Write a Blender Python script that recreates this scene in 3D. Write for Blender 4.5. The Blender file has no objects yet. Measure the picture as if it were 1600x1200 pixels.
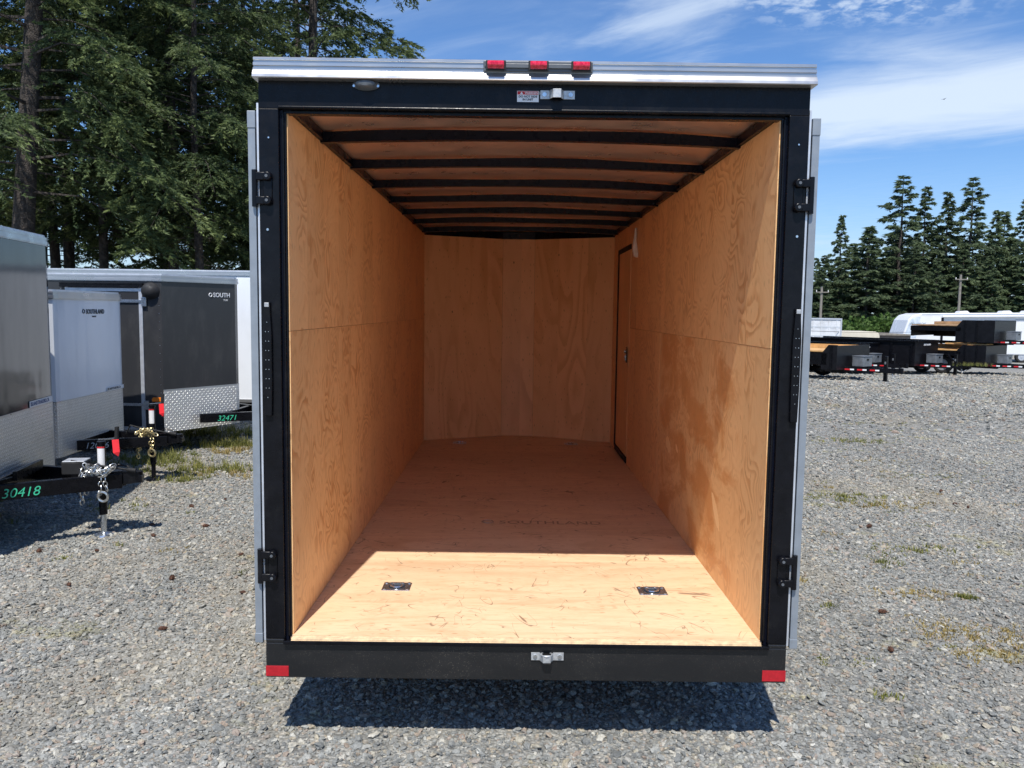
import bpy, math, random
import numpy as np
from mathutils import Vector, Matrix
R = math.radians
scene = bpy.context.scene
COL = scene.collection
random.seed(7)
rng = np.random.default_rng(11)

# ------------------------------------------------------------------ camera
camd = bpy.data.cameras.new('camera'); cam = bpy.data.objects.new('camera', camd); COL.objects.link(cam)
camd.sensor_fit = 'HORIZONTAL'; camd.sensor_width = 36; camd.lens = 28.69
camd.clip_start = .05; camd.clip_end = 2000
_f = Vector((.0027, .99596, -.08978)).normalized()
_r0 = _f.cross(Vector((0, 0, 1))).normalized(); _u0 = _r0.cross(_f)
_ro = .0130
_r = _r0*math.cos(_ro)+_u0*math.sin(_ro); _u = _u0*math.cos(_ro)-_r0*math.sin(_ro)
cam.matrix_world = Matrix(((_r.x, _u.x, -_f.x, -.081), (_r.y, _u.y, -_f.y, -3.218), (_r.z, _u.z, -_f.z, 1.809), (0, 0, 0, 1)))
scene.camera = cam

# ------------------------------------------------------------------ sun, sky, exposure
SUN_T = Vector((.13, 1, -1.75))
sund = bpy.data.lights.new('sun', 'SUN'); sund.energy = 3.5; sund.angle = R(.53); sund.color = (1, .955, .89)
sun = bpy.data.objects.new('sun', sund); COL.objects.link(sun)
sun.rotation_euler = SUN_T.to_track_quat('-Z', 'Y').to_euler(); sun.location = (-3, -15, 30)
w = bpy.data.worlds.new('World'); scene.world = w; w.use_nodes = True
nt = w.node_tree; nt.nodes.clear(); L = nt.links.new


class NG:
    """tiny node helper"""
    def __init__(s, tree): s.t = tree
    def n(s, typ, **kw):
        nd = s.t.nodes.new(typ)
        for k, v in kw.items():
            if k.startswith('i_'):
                nd.inputs[k[2:].replace('_', ' ')].default_value = v
            else: setattr(nd, k, v)
        return nd
    def put(s, sock, v):
        if isinstance(v, bpy.types.NodeSocket): s.t.links.new(v, sock)
        else: sock.default_value = v
    def m(s, op, a, b=0., c=0., clamp=False):
        nd = s.t.nodes.new('ShaderNodeMath'); nd.operation = op; nd.use_clamp = clamp
        for i, v in enumerate((a, b, c)): s.put(nd.inputs[i], v)
        return nd.outputs[0]
    def v(s, op, a, b=(0, 0, 0), sc=None):
        nd = s.t.nodes.new('ShaderNodeVectorMath'); nd.operation = op
        s.put(nd.inputs[0], a); s.put(nd.inputs[1], b)
        if sc is not None: s.put(nd.inputs[3], sc)
        return nd.outputs[1] if op in ('LENGTH', 'DOT_PRODUCT') else nd.outputs[0]
    def xyz(s, x, y, z):
        nd = s.t.nodes.new('ShaderNodeCombineXYZ')
        for i, q in enumerate((x, y, z)): s.put(nd.inputs[i], q)
        return nd.outputs[0]
    def sep(s, v):
        nd = s.t.nodes.new('ShaderNodeSeparateXYZ'); s.put(nd.inputs[0], v); return nd.outputs
    def noise(s, vec, scale=1., detail=2., rough=.5, dist=0., col=False):
        nd = s.t.nodes.new('ShaderNodeTexNoise'); s.put(nd.inputs['Vector'], vec)
        nd.inputs['Scale'].default_value = scale; nd.inputs['Detail'].default_value = detail
        nd.inputs['Roughness'].default_value = rough; nd.inputs['Distortion'].default_value = dist
        return nd.outputs['Color' if col else 'Fac']
    def ramp(s, fac, stops, interp='LINEAR'):
        nd = s.t.nodes.new('ShaderNodeValToRGB'); s.put(nd.inputs[0], fac); cr = nd.color_ramp; cr.interpolation = interp
        while len(cr.elements) < len(stops): cr.elements.new(.5)
        for e, (p, c) in zip(cr.elements, stops):
            e.position = p; e.color = (c, c, c, 1) if isinstance(c, (int, float)) else (*c, 1)
        return nd.outputs[0]
    def mix(s, fac, a, b, mode='MIX'):
        nd = s.t.nodes.new('ShaderNodeMix'); nd.data_type = 'RGBA'; nd.blend_type = mode
        s.put(nd.inputs[0], fac)
        for i, q in ((6, a), (7, b)):
            if isinstance(q, tuple) and len(q) == 3: q = (*q, 1)
            s.put(nd.inputs[i], q)
        return nd.outputs[2]
    def sm(s, v, a, b, lo=0., hi=1.):
        nd = s.t.nodes.new('ShaderNodeMapRange'); nd.interpolation_type = 'SMOOTHSTEP'
        s.put(nd.inputs[0], v)
        for i, q in enumerate((a, b, lo, hi)): nd.inputs[i+1].default_value = q
        return nd.outputs[0]


g = NG(nt)
sky = g.n('ShaderNodeTexSky', sky_type='NISHITA', sun_disc=False, sun_elevation=R(60), sun_rotation=R(180+7.4),
          air_density=1.0, dust_density=.55, ozone_density=2.2, altitude=50)
tc = g.n('ShaderNodeTexCoord')
d = g.v('NORMALIZE', tc.outputs['Generated']); sx, sy, sz = g.sep(d)
den = g.m('ADD', g.m('MAXIMUM', sz, 0.), .1)
px, py = g.m('DIVIDE', sx, den), g.m('DIVIDE', sy, den)
pv = g.xyz(px, py, 0.)
# cirrus: long wind-drawn bands lying along one direction of the high cloud plane
ang = math.atan2(-.55, .9)
ca, sa = math.cos(ang), math.sin(ang)
al = g.m('ADD', g.m('MULTIPLY', px, ca), g.m('MULTIPLY', py, sa))
ac = g.m('SUBTRACT', g.m('MULTIPLY', py, ca), g.m('MULTIPLY', px, sa))
wisp = g.noise(g.xyz(g.m('MULTIPLY', al, 1.3), g.m('MULTIPLY', ac, 3.2), 3.), 1.6, 7, .58, .4)
fine = g.noise(g.xyz(g.m('MULTIPLY', al, 2.), g.m('MULTIPLY', ac, 7.), 8.), 5., 5, .6, .3)
big = g.noise(g.xyz(g.m('MULTIPLY', al, .35), g.m('MULTIPLY', ac, .8), 4.3), 1., 2, .5)
# one broad band
b1 = g.m('SUBTRACT', 1., g.m('ABSOLUTE', g.m('DIVIDE', g.m('SUBTRACT', ac, 3.02), .62)))
b1 = g.m('MAXIMUM', b1, -1.)
b1 = g.m('MULTIPLY', b1, g.sm(px, .45, 1.1))
m1 = g.sm(g.m('ADD', g.m('MULTIPLY', b1, .8), g.m('MULTIPLY', g.m('SUBTRACT', wisp, .5), .8)), .0, .7)
# mottled patches higher up
r2 = g.v('LENGTH', g.v('MULTIPLY', g.v('SUBTRACT', pv, (.42, 2.2, 0)), (3.4, 1.6, 0)))
m2 = g.sm(g.m('ADD', g.m('SUBTRACT', 1., r2), g.m('MULTIPLY', g.m('SUBTRACT', wisp, .5), 1.8)), .25, 1.3, 0, .6)
r3 = g.v('LENGTH', g.v('MULTIPLY', g.v('SUBTRACT', pv, (.8, 2.02, 0)), (2.3, 4.2, 0)))
cell = g.noise(pv, 16., 4, .6, .2)
m3 = g.m('MULTIPLY', g.sm(g.m('SUBTRACT', 1.15, r3), 0., .9), g.sm(cell, .42, .66, 0, .7))
# general thin veil everywhere, denser low down
m4 = g.sm(g.m('ADD', g.m('MULTIPLY', big, .7), g.m('MULTIPLY', wisp, .5)), .62, .95, 0, .32)
m5 = g.sm(sz, .20, .0, 0, .55)
m5 = g.m('MULTIPLY', m5, g.sm(fine, .2, .7, .6, 1.))
one = g.m
inv = g.m('SUBTRACT', 1., m1)
for q in (m2, m3, m4, m5): inv = g.m('MULTIPLY', inv, g.m('SUBTRACT', 1., q))
mask = g.m('SUBTRACT', 1., inv)
mask = g.m('MULTIPLY', mask, .86)
mask = g.m('MULTIPLY', mask, g.sm(sz, -.02, .02))
skyc = g.v('SCALE', sky.outputs[0], sc=.11)
skyc = g.v('MULTIPLY', skyc, (.45, .63, .85))
# cloud glow around the unseen sun (forward scattering), boosted to add fill light
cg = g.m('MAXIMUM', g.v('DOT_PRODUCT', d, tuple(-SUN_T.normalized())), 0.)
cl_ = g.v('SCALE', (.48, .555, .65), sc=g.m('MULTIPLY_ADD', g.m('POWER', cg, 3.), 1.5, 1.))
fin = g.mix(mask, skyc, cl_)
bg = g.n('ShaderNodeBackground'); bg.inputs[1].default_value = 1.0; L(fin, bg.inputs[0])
wo = g.n('ShaderNodeOutputWorld'); L(bg.outputs[0], wo.inputs[0])
scene.view_settings.view_transform = 'Standard'; scene.view_settings.look = 'None'
scene.view_settings.exposure = 0.72; scene.view_settings.gamma = 1.0; scene.view_settings.use_curve_mapping = False
scene.cycles.max_bounces = 14; scene.cycles.diffuse_bounces = 12; scene.cycles.glossy_bounces = 4
scene.cycles.use_denoising = True

# ------------------------------------------------------------------ materials
MATS = {}


def base(name):
    m = bpy.data.materials.new(name); m.use_nodes = True
    g = NG(m.node_tree); b = m.node_tree.nodes['Principled BSDF']; MATS[name] = m
    return m, g, b


def plain(name, col, rough=.5, metal=0., var=.12, vscale=8., bump=0., bscale=120., spec=.5, coat=0., dirt=None, dirtamt=0.):
    m, g, b = base(name)
    tcn = g.n('ShaderNodeTexCoord'); o = tcn.outputs['Object']
    nz = g.noise(o, vscale, 5, .6)
    f = g.sm(nz, .3, .7, 1-var, 1+var)
    c = g.v('SCALE', col, sc=f)
    if dirt:
        dn = g.noise(o, vscale*.7, 6, .7)
        c = g.mix(g.sm(dn, .5, .75, 0, dirtamt), c, dirt)
    g.put(b.inputs['Base Color'], c)
    g.put(b.inputs['Roughness'], g.sm(g.noise(o, vscale*2.3, 4, .6), .3, .7, max(.02, rough*.8), min(1, rough*1.2)))
    b.inputs['Metallic'].default_value = metal; b.inputs['Specular IOR Level'].default_value = spec
    b.inputs['Coat Weight'].default_value = coat; b.inputs['Coat Roughness'].default_value = .06
    if bump:
        bn = g.n('ShaderNodeBump'); bn.inputs['Strength'].default_value = bump; bn.inputs['Distance'].default_value = .003
        L2 = g.t.links.new; L2(g.noise(o, bscale, 3, .6), bn.inputs['Height']); L2(bn.outputs[0], b.inputs['Normal'])
    return m


def plywood(name, tone, along_v=True, rings=15., contrast=1., stain=False, floor=False, speck=1., fu=2.7, fv=2.0):
    m, g, b = base(name)
    uv = g.n('ShaderNodeUVMap').outputs[0]
    u, v, _ = g.sep(uv)
    if not along_v: u, v = v, u
    oi = g.n('ShaderNodeObjectInfo').outputs['Random']
    off = g.m('MULTIPLY', oi, 37.)
    # veneer strips: each strip its own figure
    strip = g.m('FLOOR', g.m('ADD', g.m('MULTIPLY', u, 3.1), off))
    so = g.m('MULTIPLY', strip, 7.31)
    P = g.xyz(g.m('MULTIPLY', u, fu if not floor else 3.6), g.m('ADD', g.m('MULTIPLY', v, fv if not floor else .42), so), off)
    n1 = g.noise(P, 1., 1.6, .42, .35)
    n1b = g.m('ADD', n1, g.m('MULTIPLY', g.noise(g.xyz(g.m('MULTIPLY', u, 22.), g.m('MULTIPLY', v, 16. if not floor else 4.), so), 1., 2, .5), .022))
    fr = g.m('FRACT', g.m('MULTIPLY', n1b, rings))
    # late-wood line: sharp on one side, soft on the other
    ln = g.m('MULTIPLY', g.sm(fr, .3, .85), g.sm(fr, 1.0, .93))
    ln = g.m('MULTIPLY', ln, g.sm(g.noise(P, .75, 3, .6), .40, .60, .18, 1.))
    grain = g.noise(g.xyz(g.m('MULTIPLY', u, 190.), g.m('MULTIPLY', v, 9.), so), 1., 3, .7)
    blot = g.noise(g.xyz(g.m('MULTIPLY', u, 3.), g.m('MULTIPLY', v, 1.6), so), 1., 4, .6)
    wn = g.t.nodes.new('ShaderNodeTexWhiteNoise'); wn.noise_dimensions = '2D'; g.put(wn.inputs['Vector'], g.xyz(strip, off, 0.))
    tonev = g.m('MULTIPLY_ADD', wn.outputs['Value'], .10, .95)
    lit = tone; dark = (tone[0]*.62, tone[1]*.42, tone[2]*.28); pale = (min(1, tone[0]*1.1), tone[1]*1.13, tone[2]*1.2)
    c = g.mix(g.m('MULTIPLY', ln, .78*contrast), lit, dark)
    c = g.mix(g.sm(grain, .45, .75, 0, .26*contrast), c, dark)
    c = g.mix(g.sm(blot, .45, .7, 0, .3), c, pale)
    c = g.v('SCALE', c, sc=tonev)
    # pin knots
    vo = g.n('ShaderNodeTexVoronoi', feature='F1'); g.put(vo.inputs['Vector'], g.xyz(g.m('MULTIPLY', u, 6.), g.m('MULTIPLY', v, 3.2), off))
    vo.inputs['Scale'].default_value = 1.
    pick = g.sm(g.sep(vo.outputs['Color'])[0], .62, .64)
    kn = g.m('MULTIPLY', g.sm(vo.outputs['Distance'], .055, .015), pick)
    c = g.mix(g.m('MULTIPLY', kn, .8*speck), c, (.16, .06, .02))
    # short dashes
    vo2 = g.n('ShaderNodeTexVoronoi', feature='F1'); g.put(vo2.inputs['Vector'], g.xyz(g.m('MULTIPLY', u, 75.), g.m('MULTIPLY', v, 17.), off)); vo2.inputs['Scale'].default_value = 1.
    p2 = g.sm(g.sep(vo2.outputs['Color'])[1], .80, .82)
    c = g.mix(g.m('MULTIPLY', g.m('MULTIPLY', g.sm(vo2.outputs['Distance'], .3, .12), p2), .5*speck), c, (.3, .12, .045))
    if floor:
        for k, (sc, an, th) in enumerate(((2.3, .5, .010), (1.7, -1.0, .008), (3.1, 1.4, .008), (2.0, -.3, .007))):
            q = g.xyz(g.m('ADD', g.m('MULTIPLY', u, math.cos(an)), g.m('MULTIPLY', v, math.sin(an))),
                      g.m('SUBTRACT', g.m('MULTIPLY', v, math.cos(an)), g.m('MULTIPLY', u, math.sin(an))), k*3.7)
            nn = g.noise(g.v('MULTIPLY', q, (1.2, 3.2, 1)), sc, 1, .5, 1.2)
            line = g.sm(g.m('ABSOLUTE', g.m('SUBTRACT', nn, .5)), th, .001)
            gate = g.sm(g.noise(g.v('ADD', q, (5, k, 3)), 5.5, 2, .5), .56, .64)
            c = g.mix(g.m('MULTIPLY', g.m('MULTIPLY', line, gate), .75), c, (.13, .075, .05))
        dirt = g.noise(g.xyz(u, v, 2.), 2.6, 6, .7)
        c = g.mix(g.sm(dirt, .5, .78, 0, .4), c, (tone[0]*.6, tone[1]*.5, tone[2]*.42))
        c = g.mix(g.sm(g.noise(g.xyz(g.m('MULTIPLY', u, 40.), g.m('MULTIPLY', v, 7.), 2.), 1., 5, .7), .5, .72, 0, .3), c, (tone[0]*.68, tone[1]*.52, tone[2]*.38))
        c = g.mix(g.sm(g.noise(g.xyz(g.m('MULTIPLY', u, 130.), g.m('MULTIPLY', v, 11.), 7.), 1., 3, .7), .5, .75, 0, .5), c, (tone[0]*.7, tone[1]*.55, tone[2]*.42))
    if stain:
        sn = g.noise(g.xyz(g.m('MULTIPLY', u, 2.2), g.m('MULTIPLY', v, 3.6), 9.), 1., 6, .66, .5)
        box = g.m('MULTIPLY', g.sm(u, .35, .6), g.sm(u, 2.42, 2.3))
        st = g.m('MULTIPLY', g.m('MULTIPLY', g.sm(sn, .44, .58), box), .6)
        c = g.mix(st, c, (tone[0]*.72, tone[1]*.46, tone[2]*.26))
        for (cu, cv, ru, rv, rot) in ((.80, .82, .11, .033, .75), (2.05, .95, .085, .045, .3), (1.78, .97, .04, .018, .5)):
            du, dv = g.m('SUBTRACT', u, cu), g.m('SUBTRACT', v, cv)
            a = g.m('DIVIDE', g.m('ADD', g.m('MULTIPLY', du, math.cos(rot)), g.m('MULTIPLY', dv, math.sin(rot))), ru)
            bb = g.m('DIVIDE', g.m('SUBTRACT', g.m('MULTIPLY', dv, math.cos(rot)), g.m('MULTIPLY', du, math.sin(rot))), rv)
            rr = g.m('ADD', g.m('ADD', g.m('MULTIPLY', a, a), g.m('MULTIPLY', bb, bb)), g.m('MULTIPLY', g.m('SUBTRACT', g.noise(uv, 30., 2), .5), 1.2))
            c = g.mix(g.sm(rr, 1.05, .9, 0, .85), c, (tone[0]*1.15, tone[1]*1.25, tone[2]*1.35))
    g.put(b.inputs['Base Color'], c)
    g.put(b.inputs['Roughness'], g.sm(ln, 0., 1., .5, .4))
    b.inputs['Specular IOR Level'].default_value = .35
    bn = g.n('ShaderNodeBump'); bn.inputs['Strength'].default_value = .25; bn.inputs['Distance'].default_value = .0015
    g.put(bn.inputs['Height'], g.m('ADD', g.m('MULTIPLY', grain, .6), g.m('MULTIPLY', ln, .4)))
    g.put(b.inputs['Normal'], bn.outputs[0])
    return m


def tread_plate(name, pitch=.030):
    m, g, b = base(name)
    uv = g.n('ShaderNodeUVMap').outputs[0]; u, v, _ = g.sep(uv)
    a, c = g.m('DIVIDE', u, pitch), g.m('DIVIDE', v, pitch)
    fa, fc = g.m('FLOOR', a), g.m('FLOOR', c)
    par = g.m('ABSOLUTE', g.m('MODULO', g.m('ADD', fa, fc), 2.))
    sgn = g.m('SUBTRACT', g.m('MULTIPLY', par, 2.), 1.)
    la, lc = g.m('SUBTRACT', g.m('SUBTRACT', a, fa), .5), g.m('MULTIPLY', g.m('SUBTRACT', g.m('SUBTRACT', c, fc), .5), sgn)
    p = g.m('MULTIPLY', g.m('ADD', la, lc), .7071); q = g.m('MULTIPLY', g.m('SUBTRACT', la, lc), .7071)
    rr = g.m('ADD', g.m('POWER', g.m('DIVIDE', p, .56), 2.), g.m('POWER', g.m('DIVIDE', q, .17), 2.))
    h = g.sm(rr, 1.15, .25)
    o = g.n('ShaderNodeTexCoord').outputs['Object']
    sc = g.noise(o, 5., 5, .65)
    g.put(b.inputs['Base Color'], g.mix(g.sm(sc, .5, .75, 0, .6), g.mix(h, (.62, .61, .585), (.93, .91, .87)), (.5, .47, .42)))
    b.inputs['Metallic'].default_value = .6
    g.put(b.inputs['Roughness'], g.sm(sc, .3, .75, .3, .5))
    bn = g.n('ShaderNodeBump'); bn.inputs['Strength'].default_value = .9; bn.inputs['Distance'].default_value = .004
    g.put(bn.inputs['Height'], h); g.put(b.inputs['Normal'], bn.outputs[0])
    return m


def skin(name, col, rough=.12, wave=.25):
    """painted aluminium sheet: a gloss coat over faintly oil-canned metal"""
    m, g, b = base(name)
    o = g.n('ShaderNodeTexCoord').outputs['Object']
    c = g.mix(g.sm(g.noise(g.v('MULTIPLY', o, (2, 2, .8)), 2., 6, .65), .45, .8, 0, .13), col, (.23, .22, .20))
    g.put(b.inputs['Base Color'], c); b.inputs['Roughness'].default_value = rough; b.inputs['Specular IOR Level'].default_value = .45
    bn = g.n('ShaderNodeBump'); bn.inputs['Strength'].default_value = wave; bn.inputs['Distance'].default_value = .02
    g.put(bn.inputs['Height'], g.noise(g.v('MULTIPLY', o, (1.5, 1.5, .7)), 1.6, 2, .5)); g.put(b.inputs['Normal'], bn.outputs[0])
    return m


PLY = (.91, .56, .265)
ply_w = plywood('fir_plywood_wall', PLY, True, 15., .75, fu=3.6, fv=3.2)
ply_s = plywood('fir_plywood_stained', PLY, True, 14., .6, stain=True, fu=4.6, fv=3.6)
ply_l = plywood('fir_plywood_burl', (.91, .55, .255), True, 13., .85, fu=4.6, fv=3.8)
ply_b = plywood('fir_plywood_back', (.91, .56, .265), True, 9., .5, speck=1.2, fv=.7)
ply_f = plywood('fir_plywood_floor', (.73, .525, .33), False, 9., .34, floor=True, speck=1.5)
ply_e = plain('plywood_edge', (.66, .50, .31), .6, var=.2, vscale=40)
blk = plain('black_frame_paint', (.004, .0042, .006), .3, var=.3, vscale=14, bump=.05, spec=.22, dirt=(.03, .03, .03), dirtamt=.25)
# black bumper with dust specks and splashes
blk_d, g, b = base('dusty_black_paint')
o = g.n('ShaderNodeTexCoord').outputs['Object']
vo = g.n('ShaderNodeTexVoronoi', feature='F1'); g.put(vo.inputs['Vector'], o); vo.inputs['Scale'].default_value = 210.
sp = g.m('MULTIPLY', g.sm(vo.outputs['Distance'], .34, .12), g.sm(g.sep(vo.outputs['Color'])[0], .55, .8))
gate = g.sm(g.noise(g.v('MULTIPLY', o, (1., 1, 2.)), 2.4, 4, .6), .38, .68, .15, 1.)
g.put(b.inputs['Base Color'], g.mix(g.m('MULTIPLY', g.m('MULTIPLY', sp, gate), .9), g.mix(g.m('MULTIPLY', gate, .16), (.0065, .007, .008), (.07, .065, .06)), (.20, .17, .13)))
b.inputs['Roughness'].default_value = .38
bn = g.n('ShaderNodeBump'); bn.inputs['Strength'].default_value = .25; bn.inputs['Distance'].default_value = .001
g.put(bn.inputs['Height'], g.noise(o, 260., 2)); g.put(b.inputs['Normal'], bn.outputs[0])
rub = plain('black_rubber', (.012, .012, .013), .75, var=.25)
tyre_m = plain('tyre_rubber', (.02, .02, .021), .85, var=.25, bump=.3, dirt=(.12, .11, .09), dirtamt=.5)
bowm = plain('black_bow_paint', (.003, .004, .010), .3, var=.3, spec=.2)
roofm = plain('aluminium_roof_sheet', (.92, .70, .60), .33, .8, var=.06, vscale=3.)
alu = plain('bright_aluminium', (.50, .50, .50), .33, .8, var=.04, vscale=3)
alu2 = plain('matt_aluminium', (.62, .64, .67), .45, .6, var=.08, vscale=12)
aluw = plain('pale_door_trim', (.27, .30, .33), .45, .35, var=.08, vscale=12)
zinc = plain('zinc_plate', (.60, .63, .66), .26, .95, var=.2, vscale=60)
zincm = plain('galvanised_steel', (.50, .51, .51), .45, .55, var=.15, vscale=60)
whp = plain('white_plastic', (.75, .74, .70), .4)
wht = plain('white_print', (.8, .8, .8), .5, var=.02)
redp = plain('red_print', (.55, .015, .02), .5, var=.05)
blp = plain('dark_print', (.015, .02, .03), .5, var=.05)
blu = plain('blue_print', (.03, .07, .22), .5, var=.05)
grnp = plain('green_marker_paint', (.05, .52, .30), .5, var=.1)
chalk = plain('pale_marker_paint', (.62, .66, .66), .6, var=.1)
redl, g, b = base('red_lamp_lens')
o = g.n('ShaderNodeTexCoord').outputs['Object']
g.put(b.inputs['Base Color'], g.mix(g.sm(g.noise(o, 90., 2), .4, .6), (.55, .006, .03), (.78, .03, .07))); b.inputs['Roughness'].default_value = .12; b.inputs['Coat Weight'].default_value = .6
bn = g.n('ShaderNodeBump'); bn.inputs['Strength'].default_value = .5; bn.inputs['Distance'].default_value = .002
g.put(bn.inputs['Height'], g.m('SINE', g.m('MULTIPLY', g.sep(o)[0], 900.))); g.put(b.inputs['Normal'], bn.outputs[0])
refl = plain('red_reflective_tape', (.42, .012, .02), .35, var=.12, vscale=90)
orl = plain('amber_lens', (.85, .22, .02), .2)
tag_m = plain('red_tag_fabric', (.75, .02, .03), .6)
hous = plain('grey_lamp_housing', (.10, .11, .12), .4, var=.1)
atp = tread_plate('aluminium_tread_plate')
sk_c = skin('charcoal_sheet', (.018, .020, .024), .10)
sk_c2 = skin('charcoal_sheet_flat', (.033, .034, .037), .22, .1)
sk_w = skin('white_sheet', (.80, .83, .86), .16, .5)
sk_k = skin('black_sheet', (.018, .018, .020), .2, .12)
toolm = plain('silver_toolbox', (.27, .285, .30), .4, .6, var=.15)
sk_d = plain('black_trailer_paint', (.006, .006, .008), .35, var=.4, spec=.3)
plank = plain('deck_plank_wood', (.36, .22, .11), .75, var=.3, vscale=5.)
plankn = plain('new_deck_lumber', (.62, .36, .14), .7, var=.2, vscale=5.)
orang = plain('orange_stripe', (.75, .28, .03), .5)
yel = plain('yellow_paint', (.78, .50, .04), .5)
rvw = plain('rv_white_gelcoat', (.74, .75, .76), .25, var=.04, vscale=1.)
rvg = plain('rv_grey_graphic', (.35, .42, .48), .35, var=.1)
cream = plain('cream_siding', (.62, .57, .46), .5, var=.08, vscale=2.)
glass = plain('dark_window_glass', (.02, .025, .03), .08, var=.1)
shedm = plain('brown_shed_wall', (.16, .13, .11), .7, var=.15, vscale=2)
polem = plain('weathered_pole_wood', (.22, .20, .17), .85, var=.2, vscale=6, bump=.2)
boxw = plain('white_ribbed_steel', (.62, .64, .66), .45, var=.14, vscale=1.6, dirt=(.33, .31, .28), dirtamt=.35)
chromelite = plain('chain_zinc', (.62, .62, .60), .3, .9, var=.2, vscale=80)
goldz = plain('chain_yellow_zinc', (.60, .50, .27), .35, .85, var=.2, vscale=80)
bark = plain('conifer_bark', (.055, .045, .038), .9, var=.5, vscale=9., bump=1., bscale=25, dirt=(.085, .085, .075), dirtamt=.6)
for mm in (bark,):
    for nd in mm.node_tree.nodes:
        if nd.type == 'BUMP': nd.inputs['Distance'].default_value = .05


def foliage(name, dark, mid, tip, trans=.28):
    m, g, b = base(name)
    geo = g.n('ShaderNodeNewGeometry')
    rpi = geo.outputs['Random Per Island']
    at = g.n('ShaderNodeAttribute', attribute_name='tip').outputs['Fac']
    oi = g.n('ShaderNodeObjectInfo').outputs['Random']
    o = g.n('ShaderNodeTexCoord').outputs['Object']
    cl = g.noise(o, .9, 3, .6)
    f = g.m('ADD', g.m('MULTIPLY', rpi, .45), g.m('MULTIPLY', cl, .55))
    c = g.mix(g.sm(f, .25, .75), dark, mid)
    c = g.mix(g.m('MULTIPLY', g.sm(g.m('ADD', at, g.m('MULTIPLY', rpi, .3)), .62, 1.15), g.sm(cl, .35, .6, .25, .9)), c, tip)
    c = g.v('SCALE', c, sc=g.m('MULTIPLY_ADD', oi, .35, .82))
    g.put(b.inputs['Base Color'], c); b.inputs['Roughness'].default_value = .6; b.inputs['Specular IOR Level'].default_value = .3
    tr = g.n('ShaderNodeBsdfTranslucent'); g.put(tr.inputs[0], c)
    mx = g.n('ShaderNodeMixShader'); mx.inputs[0].default_value = trans
    out = [n for n in g.t.nodes if n.type == 'OUTPUT_MATERIAL'][0]
    g.t.links.new(b.outputs[0], mx.inputs[1]); g.t.links.new(tr.outputs[0], mx.inputs[2]); g.t.links.new(mx.outputs[0], out.inputs[0])
    return m


fol = foliage('fir_needles', (.040, .066, .026), (.088, .122, .044), (.19, .235, .08), .34)
fol2 = foliage('cedar_needles', (.035, .06, .024), (.075, .115, .040), (.14, .20, .065), .34)
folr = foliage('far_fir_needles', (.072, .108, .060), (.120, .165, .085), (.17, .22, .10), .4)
leafm = foliage('broad_leaves', (.05, .09, .02), (.09, .16, .035), (.20, .28, .06), .35)
grassm = foliage('weed_blades', (.10, .12, .03), (.24, .24, .06), (.42, .36, .10), .3)
dryg = foliage('dry_weed_blades', (.28, .21, .08), (.42, .33, .12), (.55, .42, .16), .3)

# gravel sheet
grav, g, b = base('gravel_ground')
o = g.n('ShaderNodeTexCoord').outputs['Object']
vo = g.n('ShaderNodeTexVoronoi', feature='F1'); g.put(vo.inputs['Vector'], g.v('ADD', o, g.v('SCALE', g.noise(o, 30., 2, col=True), sc=.02))); vo.inputs['Scale'].default_value = 58.
rv_ = g.sep(vo.outputs['Color'])[0]
stone = g.ramp(rv_, [(0, (.10, .102, .10)), (.3, (.18, .185, .18)), (.55, (.24, .243, .233)), (.78, (.32, .318, .30)), (.92, (.27, .225, .17)), (1, (.45, .44, .41))])
vo3 = g.n('ShaderNodeTexVoronoi', feature='F1'); g.put(vo3.inputs['Vector'], o); vo3.inputs['Scale'].default_value = 15.
stone = g.mix(.35, stone, g.ramp(g.sep(vo3.outputs['Color'])[0], [(0, (.16, .165, .165)), (1, (.36, .36, .345))]))
edge = g.sm(vo.outputs['Distance'], .25, .65, 1.05, .68)
c = g.v('SCALE', stone, sc=edge)
pat = g.noise(g.v('MULTIPLY', o, (1, .55, 1)), .55, 6, .62)
lf = g.noise(g.v('MULTIPLY', o, (1, .6, 1)), 9., 6, .8)
c = g.v('SCALE', c, sc=g.sm(lf, .36, .64, .72, 1.3))
c = g.mix(g.sm(pat, .48, .68, 0, .38), c, (.26, .23, .17))
pat2 = g.noise(o, .17, 4, .6)
c = g.v('SCALE', c, sc=g.sm(pat2, .3, .7, .86, 1.12))
moss = g.noise(g.v('MULTIPLY', o, (.8, 1.3, 1)), 1.1, 6, .72)
c = g.mix(g.sm(moss, .62, .74, 0, .5), c, (.25, .24, .085))
c = g.v('MULTIPLY', c, (1.14, 1.12, 1.06))
g.put(b.inputs['Base Color'], c); b.inputs['Roughness'].default_value = .85
bn = g.n('ShaderNodeBump'); bn.inputs['Strength'].default_value = .55; bn.inputs['Distance'].default_value = .012
g.put(bn.inputs['Height'], g.m('SUBTRACT', 1., vo.outputs['Distance'])); g.put(b.inputs['Normal'], bn.outputs[0])

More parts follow.
